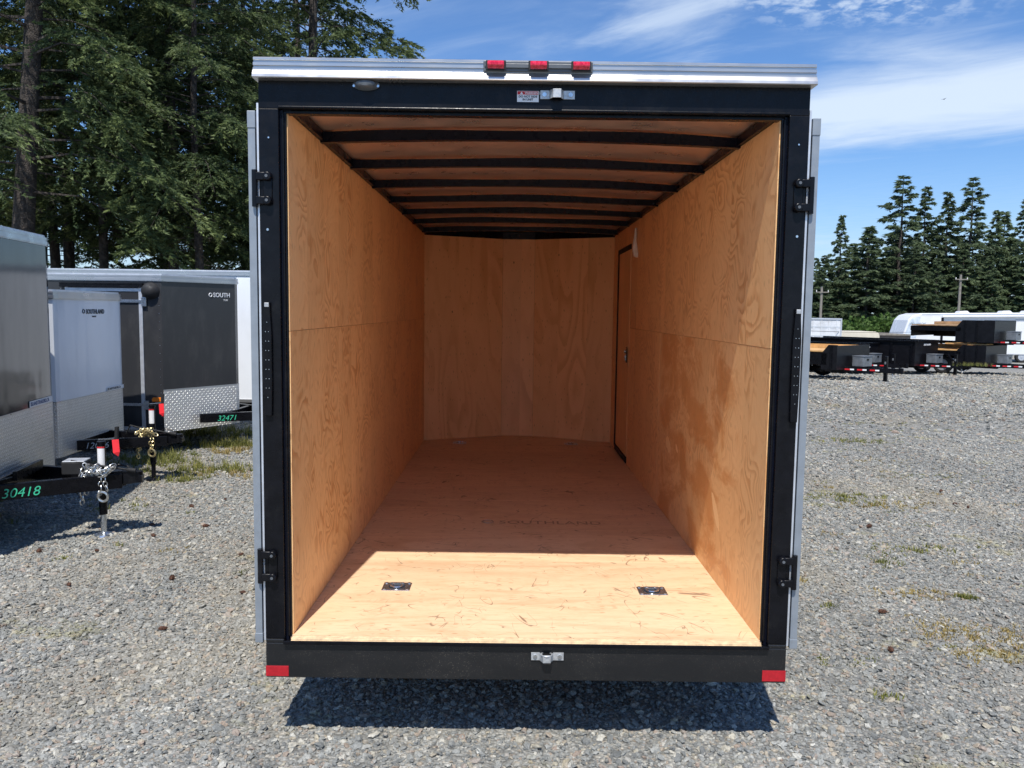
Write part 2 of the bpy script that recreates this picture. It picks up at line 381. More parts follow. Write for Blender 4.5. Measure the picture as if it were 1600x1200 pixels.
stonem, g, b = base('crushed_stone')
geo = g.n('ShaderNodeNewGeometry'); oi = g.n('ShaderNodeObjectInfo').outputs['Random']
st = g.ramp(oi, [(0, (.115, .12, .12)), (.25, (.17, .176, .174)), (.5, (.205, .21, .204)), (.72, (.275, .277, .264)), (.80, (.23, .18, .15)), (.90, (.30, .275, .22)), (1, (.39, .385, .36))])
pos = geo.outputs['Position']
st = g.mix(g.sm(g.noise(g.v('MULTIPLY', pos, (1, .55, 1)), .55, 6, .62), .48, .68, 0, .32), st, (.27, .23, .17))
mossp = g.noise(g.v('MULTIPLY', pos, (.8, 1.3, 1)), 1.1, 6, .72)
st = g.mix(g.sm(mossp, .57, .68, 0, .5), st, (.24, .215, .07))
st = g.v('SCALE', st, sc=g.sm(g.noise(g.v('MULTIPLY', pos, (1.6, .22, 1)), .9, 3, .5), .35, .65, .88, 1.1))
st = g.v('MULTIPLY', st, (1.12, 1.11, 1.06))
st = g.v('SCALE', st, sc=g.sm(g.noise(pos, 130., 3, .6), .3, .7, .8, 1.2))
g.put(b.inputs['Base Color'], st); b.inputs['Roughness'].default_value = .75

soil, g, b = base('forest_soil')
o = g.n('ShaderNodeTexCoord').outputs['Object']
c = g.ramp(g.noise(o, 3., 8, .7), [(.3, (.035, .027, .018)), (.5, (.09, .07, .045)), (.7, (.10, .12, .04))])
g.put(b.inputs['Base Color'], c); b.inputs['Roughness'].default_value = .95
conem = plain('brown_cone', (.085, .035, .018), .8, var=.4, vscale=60)


# ------------------------------------------------------------------ mesh helpers
class MB:
    def __init__(s): s.v = []; s.f = []; s.m = []; s.uv = []; s.pc = []
    def add(s, vs, fs, mi=0, uvs=None):
        o = len(s.v); s.v += [tuple(p) for p in vs]; s.pc.append((o, len(s.f), len(vs), len(fs)))
        for k, f in enumerate(fs):
            s.f.append([o+i for i in f]); s.m.append(mi); s.uv.append(uvs[k] if uvs else None)
        return s
    def box(s, x0, x1, y0, y1, z0, z1, mi=0):
        x0, x1 = sorted((x0, x1)); y0, y1 = sorted((y0, y1)); z0, z1 = sorted((z0, z1))
        v = [(x0, y0, z0), (x1, y0, z0), (x1, y1, z0), (x0, y1, z0), (x0, y0, z1), (x1, y0, z1), (x1, y1, z1), (x0, y1, z1)]
        return s.add(v, [(0, 3, 2, 1), (4, 5, 6, 7), (0, 1, 5, 4), (1, 2, 6, 5), (2, 3, 7, 6), (3, 0, 4, 7)], mi)
    def prism(s, poly, a0, a1, axis='z', mi=0):
        n = len(poly)
        def P(p, a): return {'z': (p[0], p[1], a), 'y': (p[0], a, p[1]), 'x': (a, p[0], p[1])}[axis]
        v = [P(p, a0) for p in poly]+[P(p, a1) for p in poly]
        return s.add(v, [tuple(range(n))[::-1], tuple(range(n, 2*n))]+[(i, (i+1) % n, n+(i+1) % n, n+i) for i in range(n)], mi)
    def bar(s, p0, p1, w, h, up=(0, 0, 1), mi=0):
        p0, p1 = Vector(p0), Vector(p1); d = (p1-p0).normalized(); up = Vector(up); sd = d.cross(up).normalized(); up = sd.cross(d)
        v = [p+sd*a*w/2+up*b_*h/2 for p in (p0, p1) for a, b_ in ((-1, -1), (1, -1), (1, 1), (-1, 1))]
        return s.add(v, [(0, 3, 2, 1), (4, 5, 6, 7), (0, 1, 5, 4), (1, 2, 6, 5), (2, 3, 7, 6), (3, 0, 4, 7)], mi)
    def cyl(s, p0, p1, r0, r1=None, n=16, mi=0, cap=True):
        r1 = r0 if r1 is None else r1
        p0, p1 = Vector(p0), Vector(p1); d = (p1-p0).normalized()
        a = d.orthogonal().normalized(); b_ = d.cross(a)
        v = [p+a*math.cos(2*math.pi*i/n)*r+b_*math.sin(2*math.pi*i/n)*r for p, r in ((p0, r0), (p1, r1)) for i in range(n)]
        f = [(i, (i+1) % n, n+(i+1) % n, n+i) for i in range(n)]
        if cap: f += [tuple(range(n))[::-1], tuple(range(n, 2*n))]
        return s.add(v, f, mi)
    def tube(s, pts, r, n=8, mi=0, rr=None):
        pts = [Vector(p) for p in pts]; vs = []; up = None
        for i, p in enumerate(pts):
            d = (pts[min(i+1, len(pts)-1)]-pts[max(i-1, 0)]).normalized()
            if up is None: up = d.orthogonal().normalized()
            up = (up-d*up.dot(d)).normalized(); b_ = d.cross(up); q = rr[i] if rr else r
            vs += [p+(up*math.cos(2*math.pi*k/n)+b_*math.sin(2*math.pi*k/n))*q for k in range(n)]
        f = [(i*n+k, i*n+(k+1) % n, (i+1)*n+(k+1) % n, (i+1)*n+k) for i in range(len(pts)-1) for k in range(n)]
        f += [tuple(range(n))[::-1], tuple(range((len(pts)-1)*n, len(pts)*n))]
        return s.add(vs, f, mi)
    def torus(s, c, ax, R_, r, n=14, k=6, sx=1., mi=0, rot=None):
        c = Vector(c); ax = Vector(ax).normalized(); a = ax.orthogonal().normalized() if rot is None else Vector(rot); b_ = ax.cross(a)
        vs = []
        for i in range(n):
            t = 2*math.pi*i/n; e = a*math.cos(t)*sx+b_*math.sin(t); p = c+e*R_; en = e.normalized()
            vs += [p+en*math.cos(2*math.pi*j/k)*r+ax*math.sin(2*math.pi*j/k)*r for j in range(k)]
        return s.add(vs, [(i*k+j, ((i+1) % n)*k+j, ((i+1) % n)*k+(j+1) % k, i*k+(j+1) % k) for i in range(n) for j in range(k)], mi)
    def wall(s, path, z0, z1, th, mi=0):
        """vertical strip along plan path, thickness to the left side of travel"""
        n = len(path); P = [Vector((p[0], p[1], 0)) for p in path]; off = []
        for i in range(n):
            ds = []
            if i > 0: ds.append((P[i]-P[i-1]).normalized())
            if i < n-1: ds.append((P[i+1]-P[i]).normalized())
            ns = [Vector((-d.y, d.x, 0)) for d in ds]; q = sum(ns, Vector())/len(ns); q = q/max(.3, q.length_squared)
            off.append(P[i]+q*th)
        vs = []
        for i in range(n):
            for p, z in ((P[i], z0), (P[i], z1), (off[i], z1), (off[i], z0)): vs.append((p.x, p.y, z))
        fs = []; uvs = []; acc = 0
        for i in range(n-1):
            a, b_ = i*4, (i+1)*4; l = (P[i+1]-P[i]).length
            for j in range(4):
                k = (j+1) % 4; fs.append((a+j, b_+j, b_+k, a+k))
                uvs.append([(acc, vs[a+j][2]), (acc+l, vs[b_+j][2]), (acc+l, vs[b_+k][2]), (acc, vs[a+k][2])])
            acc += l
        fs += [(0, 1, 2, 3), (4*n-1, 4*n-2, 4*n-3, 4*n-4)]; uvs += [None, None]
        return s.add(vs, fs, mi, uvs)
    def build(s, name, mats, parent=None, bevel=0., smooth=False, label=None, kind=None, split=False):
        if split:
            for (o0, f0, nv, nf) in s.pc:
                q = MB(); q.v = s.v[o0:o0+nv]; q.f = [[i-o0 for i in f] for f in s.f[f0:f0+nf]]; q.m = s.m[f0:f0+nf]; q.uv = s.uv[f0:f0+nf]
                last = q.build(name, mats, parent, bevel, smooth, label, kind)
            return last
        me = bpy.data.meshes.new(name); me.from_pydata(s.v, [], s.f)
        if not isinstance(mats, (list, tuple)): mats = [mats]
        for m in mats: me.materials.append(m)
        uvl = me.uv_layers.new(name='UVMap').data
        for p, mi, uvs in zip(me.polygons, s.m, s.uv):
            p.material_index = mi; n = p.normal; ax = max(range(3), key=lambda i: abs(n[i]))
            for k, li in enumerate(p.loop_indices):
                if uvs: uvl[li].uv = uvs[k]; continue
                co = me.vertices[me.loops[li].vertex_index].co
                uvl[li].uv = (co.y, co.z) if ax == 0 else ((co.x, co.z) if ax == 1 else (co.x, co.y))
        if smooth:
            me.polygons.foreach_set('use_smooth', [True]*len(me.polygons))
            try: me.set_sharp_from_angle(angle=R(38))
            except Exception: pass
        o = bpy.data.objects.new(name, me); COL.objects.link(o)
        if parent: o.parent = parent
        if bevel:
            bm_ = o.modifiers.new('bevel', 'BEVEL'); bm_.width = bevel; bm_.segments = 2; bm_.limit_method = 'ANGLE'
        if label: o['label'] = label
        if kind: o['kind'] = kind
        return o


def thing(name, label, cat, loc=(0, 0, 0), rz=0., group=None):
    o = bpy.data.objects.new(name, None); COL.objects.link(o); o.empty_display_size = .2
    o.location = loc; o.rotation_euler = (0, 0, rz); o['label'] = label; o['category'] = cat
    if group: o['group'] = group
    return o


def tag(o, label, cat, group=None):
    o['label'] = label; o['category'] = cat
    if group: o['group'] = group
    return o


def dup(root, loc, rz, label, group):
    r = root.copy(); COL.objects.link(r); r.location = loc; r.rotation_euler = (0, 0, rz); r['label'] = label; r['group'] = group
    def kids(a, b_):
        for ch in list(a.children):
            c_ = ch.copy(); COL.objects.link(c_); c_.parent = b_; kids(ch, c_)
    kids(root, r); return r


def text(name, s, size, mat, parent, origin, xd, up, shear=0., align='LEFT', bold=0., depth=.0012, spacing=1.):
    cu = bpy.data.curves.new(name, 'FONT'); cu.body = s; cu.size = size; cu.shear = shear; cu.align_x = align
    cu.extrude = depth; cu.offset = bold; cu.resolution_u = 3; cu.space_character = spacing
    tmp = bpy.data.objects.new(name, cu); COL.objects.link(tmp)
    dg = bpy.context.evaluated_depsgraph_get(); dg.update()
    me = bpy.data.meshes.new_from_object(tmp.evaluated_get(dg)); bpy.data.objects.remove(tmp)
    me.materials.clear(); me.materials.append(mat)
    o = bpy.data.objects.new(name, me); COL.objects.link(o); o.parent = parent
    x = Vector(xd).normalized(); u = Vector(up).normalized(); n = x.cross(u)
    o.matrix_local = Matrix(((x.x, u.x, n.x, origin[0]), (x.y, u.y, n.y, origin[1]), (x.z, u.z, n.z, origin[2]), (0, 0, 0, 1)))
    return o


def raw_mesh(name, V, F, mats, attr=None, parent=None, smooth=False):
    me = bpy.data.meshes.new(name); nv, nf = len(V), len(F); k = F.shape[1]
    me.vertices.add(nv); me.vertices.foreach_set('co', V.astype(np.float32).ravel())
    me.loops.add(nf*k); me.loops.foreach_set('vertex_index', F.astype(np.int32).ravel())
    me.polygons.add(nf); me.polygons.foreach_set('loop_start', np.arange(0, nf*k, k, dtype=np.int32))
    me.update(calc_edges=True)
    if attr is not None:
        a = me.attributes.new('tip', 'FLOAT', 'POINT'); a.data.foreach_set('value', attr.astype(np.float32))
    for m in (mats if isinstance(mats, (list, tuple)) else [mats]): me.materials.append(m)
    o = bpy.data.objects.new(name, me); COL.objects.link(o)
    if parent: o.parent = parent
    return o


def gz(y):
    if y < 12: return 0.
    if y < 25: return -.027*(y-12)
    return max(-.351-.036*(y-25), -1.25)


# ------------------------------------------------------------------ ground
xs = [-400, -150, -60, -30, -15, -6, 0, 6, 15, 30, 60, 150, 400]
ys = [-150, -40, -10, 0, 6, 12, 15, 18, 21, 25, 28, 32, 36, 40, 45, 50, 55, 80, 150, 300, 700]
V = np.array([(x, y, gz(y)) for y in ys for x in xs]); nx = len(xs)
F = np.array([(j*nx+i, j*nx+i+1, (j+1)*nx+i+1, (j+1)*nx+i) for j in range(len(ys)-1) for i in range(nx-1)])
o = raw_mesh('gravel_yard', V, F, grav); o['kind'] = 'structure'
pts = [(-120, 11.5), (-20, 11.), (-9, 11.6), (-3.5, 13), (-2, 20), (4, 40), (12, 80), (-120, 120)]
mb = MB()
yy = [11.5, 14, 20, 25, 35, 50, 80, 120]
xr = [-3.4, -2.6, -1, 1.5, 4, 8, 14, 20]
for i in range(len(yy)-1):
    a, b_ = yy[i], yy[i+1]
    mb.add([(-120, a, gz(a)+.02), (xr[i], a, gz(a)+.02), (xr[i+1], b_, gz(b_)+.02), (-120, b_, gz(b_)+.02)], [(0, 1, 2, 3)])
mb.build('forest_floor', soil, kind='structure')
yy = [66, 80, 150, 300]
mb = MB()
for i in range(3):
    mb.add([(21, yy[i], -1.23), (300, yy[i], -1.23), (300, yy[i+1], -1.23), (21, yy[i+1], -1.23)], [(0, 1, 2, 3)])
mb.build('grass_verge', soil, kind='structure')

# crushed stone lying loose on the near ground: geometry-node instances on real points
def stones():
    N = 1250000
    x = rng.uniform(-9.5, 12.5, N); y = rng.uniform(-1.2, 15., N); dd = y+3.218
    ok = (np.abs(x+.08) < .627*dd+.9) & ~((np.abs(x) < .98) & (y > .75))
    ok &= rng.random(N) < np.clip(1.3-(dd-4.)/7., .0, 1.)*np.clip((15-y)/5, .0, 1)
    x, y = x[ok], y[ok]; n = len(x); dd = dd[ok]
    s = rng.lognormal(math.log(.0063), .42, n)*(1+np.clip((dd-6)/14, 0, .45)); s = np.clip(s, .0035, .019)
    # farther out only the larger stones still read singly
    m = 260000
    y2 = 8.5+23*rng.random(m)**.8; x2 = rng.uniform(-1, 1, m)*(.66*(y2+3.2)+1.5)
    k2 = ((x2 > 0) | (y2 < 10.5)) & ~((np.abs(x2) < 2.) & (y2 > 8)) & (rng.random(m) < np.clip((y2-8)/4, .1, 1)); x2, y2 = x2[k2], y2[k2]
    s2 = rng.lognormal(math.log(.0135), .4, len(x2))*(1+(y2-8.5)*.03)
    x = np.concatenate([x, x2]); y = np.concatenate([y, y2]); s = np.clip(np.concatenate([s, s2]), .0035, .05); n = len(x)
    gzv = np.where(y < 12, 0., np.where(y < 25, -.027*(y-12), -.351-.036*(y-25)))
    z = s*rng.uniform(.05, .55, n)+gzv
    V = np.stack([x, y, z], 1)
    me = bpy.data.meshes.new('loose_gravel'); me.vertices.add(n); me.vertices.foreach_set('co', V.astype(np.float32).ravel())
    a = me.attributes.new('rot', 'FLOAT_VECTOR', 'POINT')
    a.data.foreach_set('vector', np.stack([rng.uniform(-.6, .6, n), rng.uniform(-.6, .6, n), rng.uniform(0, 6.28, n)], 1).astype(np.float32).ravel())
    a = me.attributes.new('scl', 'FLOAT_VECTOR', 'POINT')
    a.data.foreach_set('vector', np.stack([s*rng.uniform(.9, 1.5, n), s*rng.uniform(.65, 1.05, n), s*rng.uniform(.45, .8, n)], 1).astype(np.float32).ravel())
    a = me.attributes.new('var', 'INT', 'POINT'); a.data.foreach_set('value', rng.integers(0, 3, n).astype(np.int32))
    o = bpy.data.objects.new('loose_gravel', me); COL.objects.link(o); o['kind'] = 'stuff'
    o['label'] = 'loose crushed grey stone covering the yard around the open trailer'; o['category'] = 'gravel'
    ng = bpy.data.node_groups.new('scatter_stone', 'GeometryNodeTree')
    ng.interface.new_socket('Geometry', in_out='INPUT', socket_type='NodeSocketGeometry'); ng.interface.new_socket('Geometry', in_out='OUTPUT', socket_type='NodeSocketGeometry')
    N_ = ng.nodes.new; K = ng.links.new
    gi, go = N_('NodeGroupInput'), N_('NodeGroupOutput')
    g2i = N_('GeometryNodeGeometryToInstance')
    for k in range(3):
        ico = N_('GeometryNodeMeshIcoSphere'); ico.inputs['Radius'].default_value = 1.; ico.inputs['Subdivisions'].default_value = 2
        sp = N_('GeometryNodeSetPosition'); K(ico.outputs[0], sp.inputs[0])
        ps = N_('GeometryNodeInputPosition'); ad = N_('ShaderNodeVectorMath'); ad.operation = 'ADD'; K(ps.outputs[0], ad.inputs[0]); ad.inputs[1].default_value = (k*5.3, 2, 1)
        nz = N_('ShaderNodeTexNoise'); nz.inputs['Scale'].default_value = 1.15; nz.inputs['Detail'].default_value = 1.; K(ad.outputs[0], nz.inputs['Vector'])
        su = N_('ShaderNodeVectorMath'); su.operation = 'SUBTRACT'; K(nz.outputs['Color'], su.inputs[0]); su.inputs[1].default_value = (.5, .5, .5)
        sc_ = N_('ShaderNodeVectorMath'); sc_.operation = 'SCALE'; K(su.outputs[0], sc_.inputs[0]); sc_.inputs[3].default_value = 1.9
        K(sc_.outputs[0], sp.inputs['Offset'])
        sm_ = N_('GeometryNodeSetMaterial'); sm_.inputs['Material'].default_value = stonem; K(sp.outputs[0], sm_.inputs[0])
        K(sm_.outputs[0], g2i.inputs[0])
    iop = N_('GeometryNodeInstanceOnPoints'); K(gi.outputs[0], iop.inputs['Points']); K(g2i.outputs[0], iop.inputs['Instance']); iop.inputs['Pick Instance'].default_value = True
    def at(nm, ty):
        q = N_('GeometryNodeInputNamedAttribute'); q.data_type = ty; q.inputs[0].default_value = nm; return q.outputs[0]
    K(at('var', 'INT'), iop.inputs['Instance Index'])
    e2r = N_('FunctionNodeEulerToRotation'); K(at('rot', 'FLOAT_VECTOR'), e2r.inputs[0]); K(e2r.outputs[0], iop.inputs['Rotation'])
    K(at('scl', 'FLOAT_VECTOR'), iop.inputs['Scale']); K(iop.outputs[0], go.inputs[0])
    md = o.modifiers.new('scatter', 'NODES'); md.node_group = ng
stones()


# weeds
def blades(name, patches, mat, label, seed):
    r = np.random.default_rng(seed); Vs = []; At = []
    for (cx, cy, rx, ry, n, h) in patches:
        nc = max(1, n//14); cxs = cx+r.normal(0, rx*.5, nc); cys = cy+r.normal(0, ry*.5, nc)
        idx = r.integers(0, nc, n)
        bx_ = cxs[idx]+r.normal(0, .018, n); by = cys[idx]+r.normal(0, .018, n); hh = h*r.uniform(.35, 1.15, n)
        a = r.uniform(0, 6.28, n); ln = r.uniform(.2, .9, n)*hh; w_ = r.uniform(.0025, .006, n)
        B = np.stack([bx_, by, np.zeros(n)], 1); S = np.stack([-np.sin(a), np.cos(a), np.zeros(n)], 1)*w_[:, None]
        T = B+np.stack([np.cos(a)*ln, np.sin(a)*ln, hh], 1)
        Vs.append(np.stack([B-S, B+S, T], 1).reshape(-1, 3)); At.append(np.tile([0, 0, 1.], n))
    V = np.concatenate(Vs); F = np.arange(len(V)).reshape(-1, 3)
    o = raw_mesh(name, V, F, mat, np.concatenate(At)); o['kind'] = 'stuff'; o['label'] = label; o['category'] = 'weeds'


rr_ = random.Random(5)
gp = [(3.3, 4.7, .35, .25, 500, .045), (4.9, 8.4, .4, .2, 350, .05), (2.88, 1.89, .05, .03, 260, .03), (3.2, 2.95, .3, .12, 200, .04), (2.7, 2.6, .12, .1, 120, .035),
      (-4.2, 6.2, .5, .35, 1500, .10), (-3.4, 5.7, .6, .35, 1300, .09), (-3.5, 5.2, .25, .15, 350, .07), (-3.6, 7.3, .7, .3, 1500, .12), (-2.3, 7.6, .5, .3, 700, .1),
      (-4.9, 4.9, .6, .4, 700, .07), (-4.3, 8.3, 1.5, .5, 2200, .14), (-6.4, 8.4, 1.5, .8, 1400, .14), (-3.6, 3.9, .3, .3, 160, .05), (-4.7, 3.4, .5, .5, 400, .05),
      (1.75, .5, .05, .05, 50, .03), (1.9, 1.7, .04, .04, 60, .035), (17., 26.6, .6, .3, 500, .14)]
for _ in range(46): gp.append((rr_.uniform(1.6, 7), rr_.uniform(.4, 11), .22, .09, 110, .016))
gp += [(3.2, 4.75, .6, .25, 1100, .018), (4.8, 8.3, .8, .3, 700, .02), (4.6, 5.9, .7, .25, 600, .018), (2.9, 2.9, .5, .2, 400, .018)]
for _ in range(14): gp.append((rr_.uniform(-4, -1.5), rr_.uniform(1.5, 7), .06, .05, 36, .03))
blades('green_weeds', gp, grassm, 'sparse yellow green weeds sprouting through the gravel', 3)
dp = [(2.62, 1.95, .3, .12, 800, .018), (2.75, 1.25, .4, .2, 1300, .02), (2.45, 1.35, .3, .14, 700, .018), (2.5, .98, .25, .12, 700, .02), (3.5, 4.4, .5, .2, 500, .035),
      (-2.55, 2.7, .12, .08, 120, .02), (-3.2, 5.5, .5, .3, 500, .05), (-3.4, 6.9, .6, .3, 600, .08), (4.6, 6.8, .5, .2, 200, .03), (1.9, 2.2, .12, .08, 100, .025)]
for _ in range(14): dp.append((rr_.uniform(1.6, 5), rr_.uniform(.4, 7), .12, .06, 70, .022))
blades('dry_weeds', dp, dryg, 'dry straw coloured weeds and moss in the gravel', 4)
# cones and dead leaves
def cone():
    mb = MB(); r = random.Random(3)
    prof = [(-.030, .003), (-.022, .012), (-.008, .0165), (.008, .015), (.022, .009), (.032, .002)]
    mb.tube([(x, 0, .012) for x, _ in prof], 1, 7, rr=[q for _, q in prof])
    for i in range(26):
        x = -.024+.048*i/25; a = i*2.4; q = .013*(1-(x/.034)**2)+.003
        c_ = Vector((x, math.cos(a)*q, .012+math.sin(a)*q)); n_ = Vector((.4, math.cos(a), math.sin(a))); t_ = Vector((0, -math.sin(a), math.cos(a)))
        mb.add([c_-t_*.006, c_+t_*.006, c_+n_*.007], [(0, 1, 2)])
    return mb.build('fir_cone', conem)
cone0 = tag(cone(), 'small brown fir cone fallen on the grey gravel', 'fir cone', 'fir cones fallen on the gravel')
cps = [(-3.1, 2.65), (-3.5, 2.61), (-3.01, 3.37), (-2.73, 4.3), (-2.56, 3.35), (-2.86, 3.05), (-2.02, 2.59), (-2.93, 4.0), (4.37, 5.04), (4.21, 4.48), (4.27, 4.36), (2.2, 1.59), (1.99, 1.03), (-1.75, 1.8), (-2.3, 2.05), (-2.0, 1.2), (-2.9, 1.9), (3.0, 3.6)]
for i, (x, y) in enumerate(cps):
    c_ = cone0 if i == 0 else cone0.copy()
    if i: COL.objects.link(c_)
    sd_ = 'left' if x < 0 else 'right'; c_['label'] = 'small brown fir cone fallen on the grey gravel %s of the open trailer' % sd_; c_['group'] = 'fir cones fallen on the gravel at '+sd_
    c_.location = (x, y, .008); c_.rotation_euler = (0, 0, i*1.7); s_ = .6+.4*((i*37) % 10)/10; c_.scale = (s_, s_, s_)


# ------------------------------------------------------------------ wheels and tongue gear shared by the trailers
def wheel(parent, x, y, r=.33, wd=.2, z=None, side=-1):
    z = r-.01 if z is None else z
    mb = MB(); n = 28; prof = [(-.5, .62), (-.5, .80), (-.46, .93), (-.36, .985), (0, 1.), (.36, .985), (.46, .93), (.5, .80), (.5, .62)]
    vs = [(x+r*q*math.cos(2*math.pi*i/n), y+a*wd, z+r*q*math.sin(2*math.pi*i/n)) for i in range(n) for a, q in prof]
    k = len(prof); mb.add(vs, [(i*k+j, i*k+j+1, ((i+1) % n)*k+j+1, ((i+1) % n)*k+j) for i in range(n) for j in range(k-1)])
    t = mb.build('tyre', tyre_m, parent, smooth=True)
    mb = MB(); mb.cyl((x, y-wd*.36, z), (x, y+wd*.36, z), r*.63, n=24)
    mb.cyl((x, y+side*wd*.34, z), (x, y+side*wd*.46, z), r*.2, r*.16, n=12)
    for i in range(5):
        a = 2*math.pi*i/5; mb.cyl((x+r*.3*math.cos(a), y+side*wd*.36, z+r*.3*math.sin(a)), (x+r*.3*math.cos(a), y+side*wd*.41, z+r*.3*math.sin(a)), r*.035, n=6)
    mb.build('rim', alu2, t, smooth=True)
    return t


def chain_mb(mb, pts, ll=.026):
    for i in range(len(pts)-1):
        a, b_ = Vector(pts[i]), Vector(pts[i+1]); n = max(1, int((b_-a).length/ll)); d = (b_-a).normalized()
        for k in range(n):
            c_ = a+d*(k+.5)*(b_-a).length/n; o1 = d.orthogonal().normalized(); o2 = d.cross(o1); ax = o1 if k % 2 else o2
            mb.torus(c_, ax, ll*.52, ll*.16, 10, 5, sx=1.5, rot=d)


def tongue(t, tl, b, zt=.49, hgt=.10, num=None, num_mat=None, num_x=.2, jack=True, chain=True, chain_m=None, redtag=True, jx=.24, jtop=.74, jbot=0., box=False, mesh=False, jack_black=False):
    mb = MB(); z = zt-hgt/2
    mb.bar((-.25, -b-.1, z), (tl-.02, -.03, z), .055, hgt); mb.bar((-.25, b+.1, z), (tl-.02, .03, z), .055, hgt); mb.bar((-.02, -b+.02, z-.002), (-.02, b-.02, z-.002), .05, hgt*.9)
    tn = mb.build('tongue', blk, t, bevel=.004)
    mb = MB()
    mb.prism([(tl-.2, z-.03), (tl-.2, z+.06), (tl-.02, z+.075), (tl+.09, z+.06), (tl+.13, z+.03), (tl+.13, z-.01), (tl+.04, z-.03)], -.04, .04, 'y')
    mb.cyl((tl+.085, 0, z-.02), (tl+.085, 0, z+.065), .045, n=16)
    mb.tube([(tl-.12, 0, z+.08), (tl-.05, 0, z+.12), (tl+.03, 0, z+.10)], .008)
    mb.build('coupler', blk, t, bevel=.004)
    if num:
        p0, p1 = Vector((-.25, -b-.1, 0)), Vector((tl-.02, -.03, 0)); dd = (p1-p0).normalized(); n_ = Vector((dd.y, -dd.x, 0))
        q = p0+dd*num_x+n_*.030
        text('painted_number', num, hgt*.86, num_mat, tn, (q.x, q.y, zt-hgt*.86), dd, (0, 0, 1), shear=.25, bold=-.0005)
    if jack:
        x = tl-jx; j = MB(); j.cyl((x, 0, .17), (x, 0, jtop), .030, n=20); j.cyl((x, 0, jtop-.001), (x, 0, jtop+.018), .033, n=20)
        j.box(x-.05, x+.05, -.045, .045, zt+.001, zt+.012)
        jo = j.build('jack', blk, t, smooth=True)
        j = MB(); j.cyl((x, 0, jbot+.015), (x, 0, .169), .022, n=16)
        j.cyl((x, 0, jbot), (x, 0, jbot+.012), .075, .07, n=24); j.cyl((x, 0, jbot+.012), (x, 0, jbot+.03), .05, .024, n=20)
        j.build('jack_foot', blk if jack_black else zinc, jo, smooth=True)
        j = MB(); j.tube([(x-.02, 0, jtop+.03), (x+.03, -.02, jtop+.035), (x+.13, -.06, jtop+.05)], .007, 8)
        j.build('crank', zinc, jo, smooth=True)
        j = MB(); j.cyl((x+.13, -.06, jtop+.04), (x+.135, -.06, jtop+.14), .016, n=12); j.build('crank_grip', rub, jo, smooth=True)
        j = MB(); n = 8
        vs = []
        for zz in (jtop-.17, jtop-.02):
            for i in range(n):
                a = -math.pi/2-1.0+2.0*i/(n-1); vs.append((x+.0315*math.cos(a), .0315*math.sin(a), zz))
        j.add(vs, [(i, i+1, n+i+1, n+i) for i in range(n-1)]); j.build('jack_sticker', wht, jo)
        j = MB(); n = 8; vs = []
        for zz in (jtop-.033, jtop-.02):
            for i in range(n):
                a = -math.pi/2-1.0+2.0*i/(n-1); vs.append((x+.0325*math.cos(a), .0325*math.sin(a), zz))
        j.add(vs, [(i, i+1, n+i+1, n+i) for i in range(n-1)]); j.build('sticker_band', redp, jo)
        if redtag:
            j = MB(); j.add([(x+.10, -.072, jtop+.04), (x+.15, -.075, jtop+.045), (x+.16, -.09, jtop-.05), (x+.145, -.08, jtop-.09), (x+.11, -.085, jtop-.06)], [(0, 1, 2, 3, 4)])
            s_ = j.build('red_tag', tag_m, jo); s_.modifiers.new('s', 'SOLIDIFY').thickness = .003
    if chain:
        mb = MB(); x = tl-jx; r = random.Random(int(tl*100))
        for k in range(7):
            p = [(x-.10+r.uniform(-.03, .06), -.06-r.uniform(0, .05), zt+.09-.012*k)]
            for q in range(5): p.append((min(x+.12, p[-1][0]+r.uniform(-.02, .08)), -.075-r.uniform(0, .05), zt+.08-r.uniform(0, .09)))
            chain_mb(mb, p, .03)
        for (a, b_, c2) in ((-.07, -.09, -.14), (-.05, -.11, -.22), (.01, .02, -.15), (.04, .05, -.12), (-.03, -.02, -.10)):
            chain_mb(mb, [(x+a, -.10, zt+.03), (x+b_, -.115, zt-.05), (x+b_+r.uniform(-.02, .02), -.115, zt+c2)], .03)
        mb.torus((x+.035, -.12, zt-.165), (.2, 1, .1), .038, .010, 16, 8)
        mb.build('safety_chain', chain_m or chromelite, t, smooth=True)
        mb = MB(); mb.tube([(x-.25, -.04, zt+.02), (x-.2, -.06, zt+.11), (x-.05, -.09, zt+.08), (x+.06, -.07, zt+.06), (x+.2, -.05, zt+.03)], .008, 8)
        mb.cyl((x+.2, -.05, zt+.03), (x+.26, -.05, zt+.02), .018, n=10); mb.build('wiring_plug', rub, t, smooth=True)
    if box:
        mb = MB(); mb.box(tl-.44, tl-.27, -.08, .08, zt+.002, zt+.10); mb.build('battery_box', rub, t, bevel=.008)
        mb = MB(); mb.box(tl-.435, tl-.275, -.075, .075, zt+.1005, zt+.108); mb.build('battery_lid', alu2, t, bevel=.003)
    if mesh:
        mb = MB(); x0, x1 = .02, tl-.72; s0 = b-.02; s1 = b*.55
        n = 16
        for i in range(n+1):
            x = x0+(x1-x0)*i/n; hw = s0+(s1-s0)*i/n; mb.bar((x, -hw, zt+.02), (x, hw, zt+.02), .008, .006)
        for i in range(11):
            u_ = -1+2*i/10; mb.bar((x0, u_*s0, zt+.014), (x1, u_*s1, zt+.014), .008, .006)
        mb.build('mesh_step', blk, t)
        mb = MB(); mb.bar((x1+.02, -s1-.02, zt+.035), (x1+.02, s1+.02, zt+.035), .03, .07); mb.bar((x0, -s0-.02, zt+.015), (x1, -s1-.02, zt+.015), .02, .03)
        mb.build('step_frame', blk, t)
    return tn


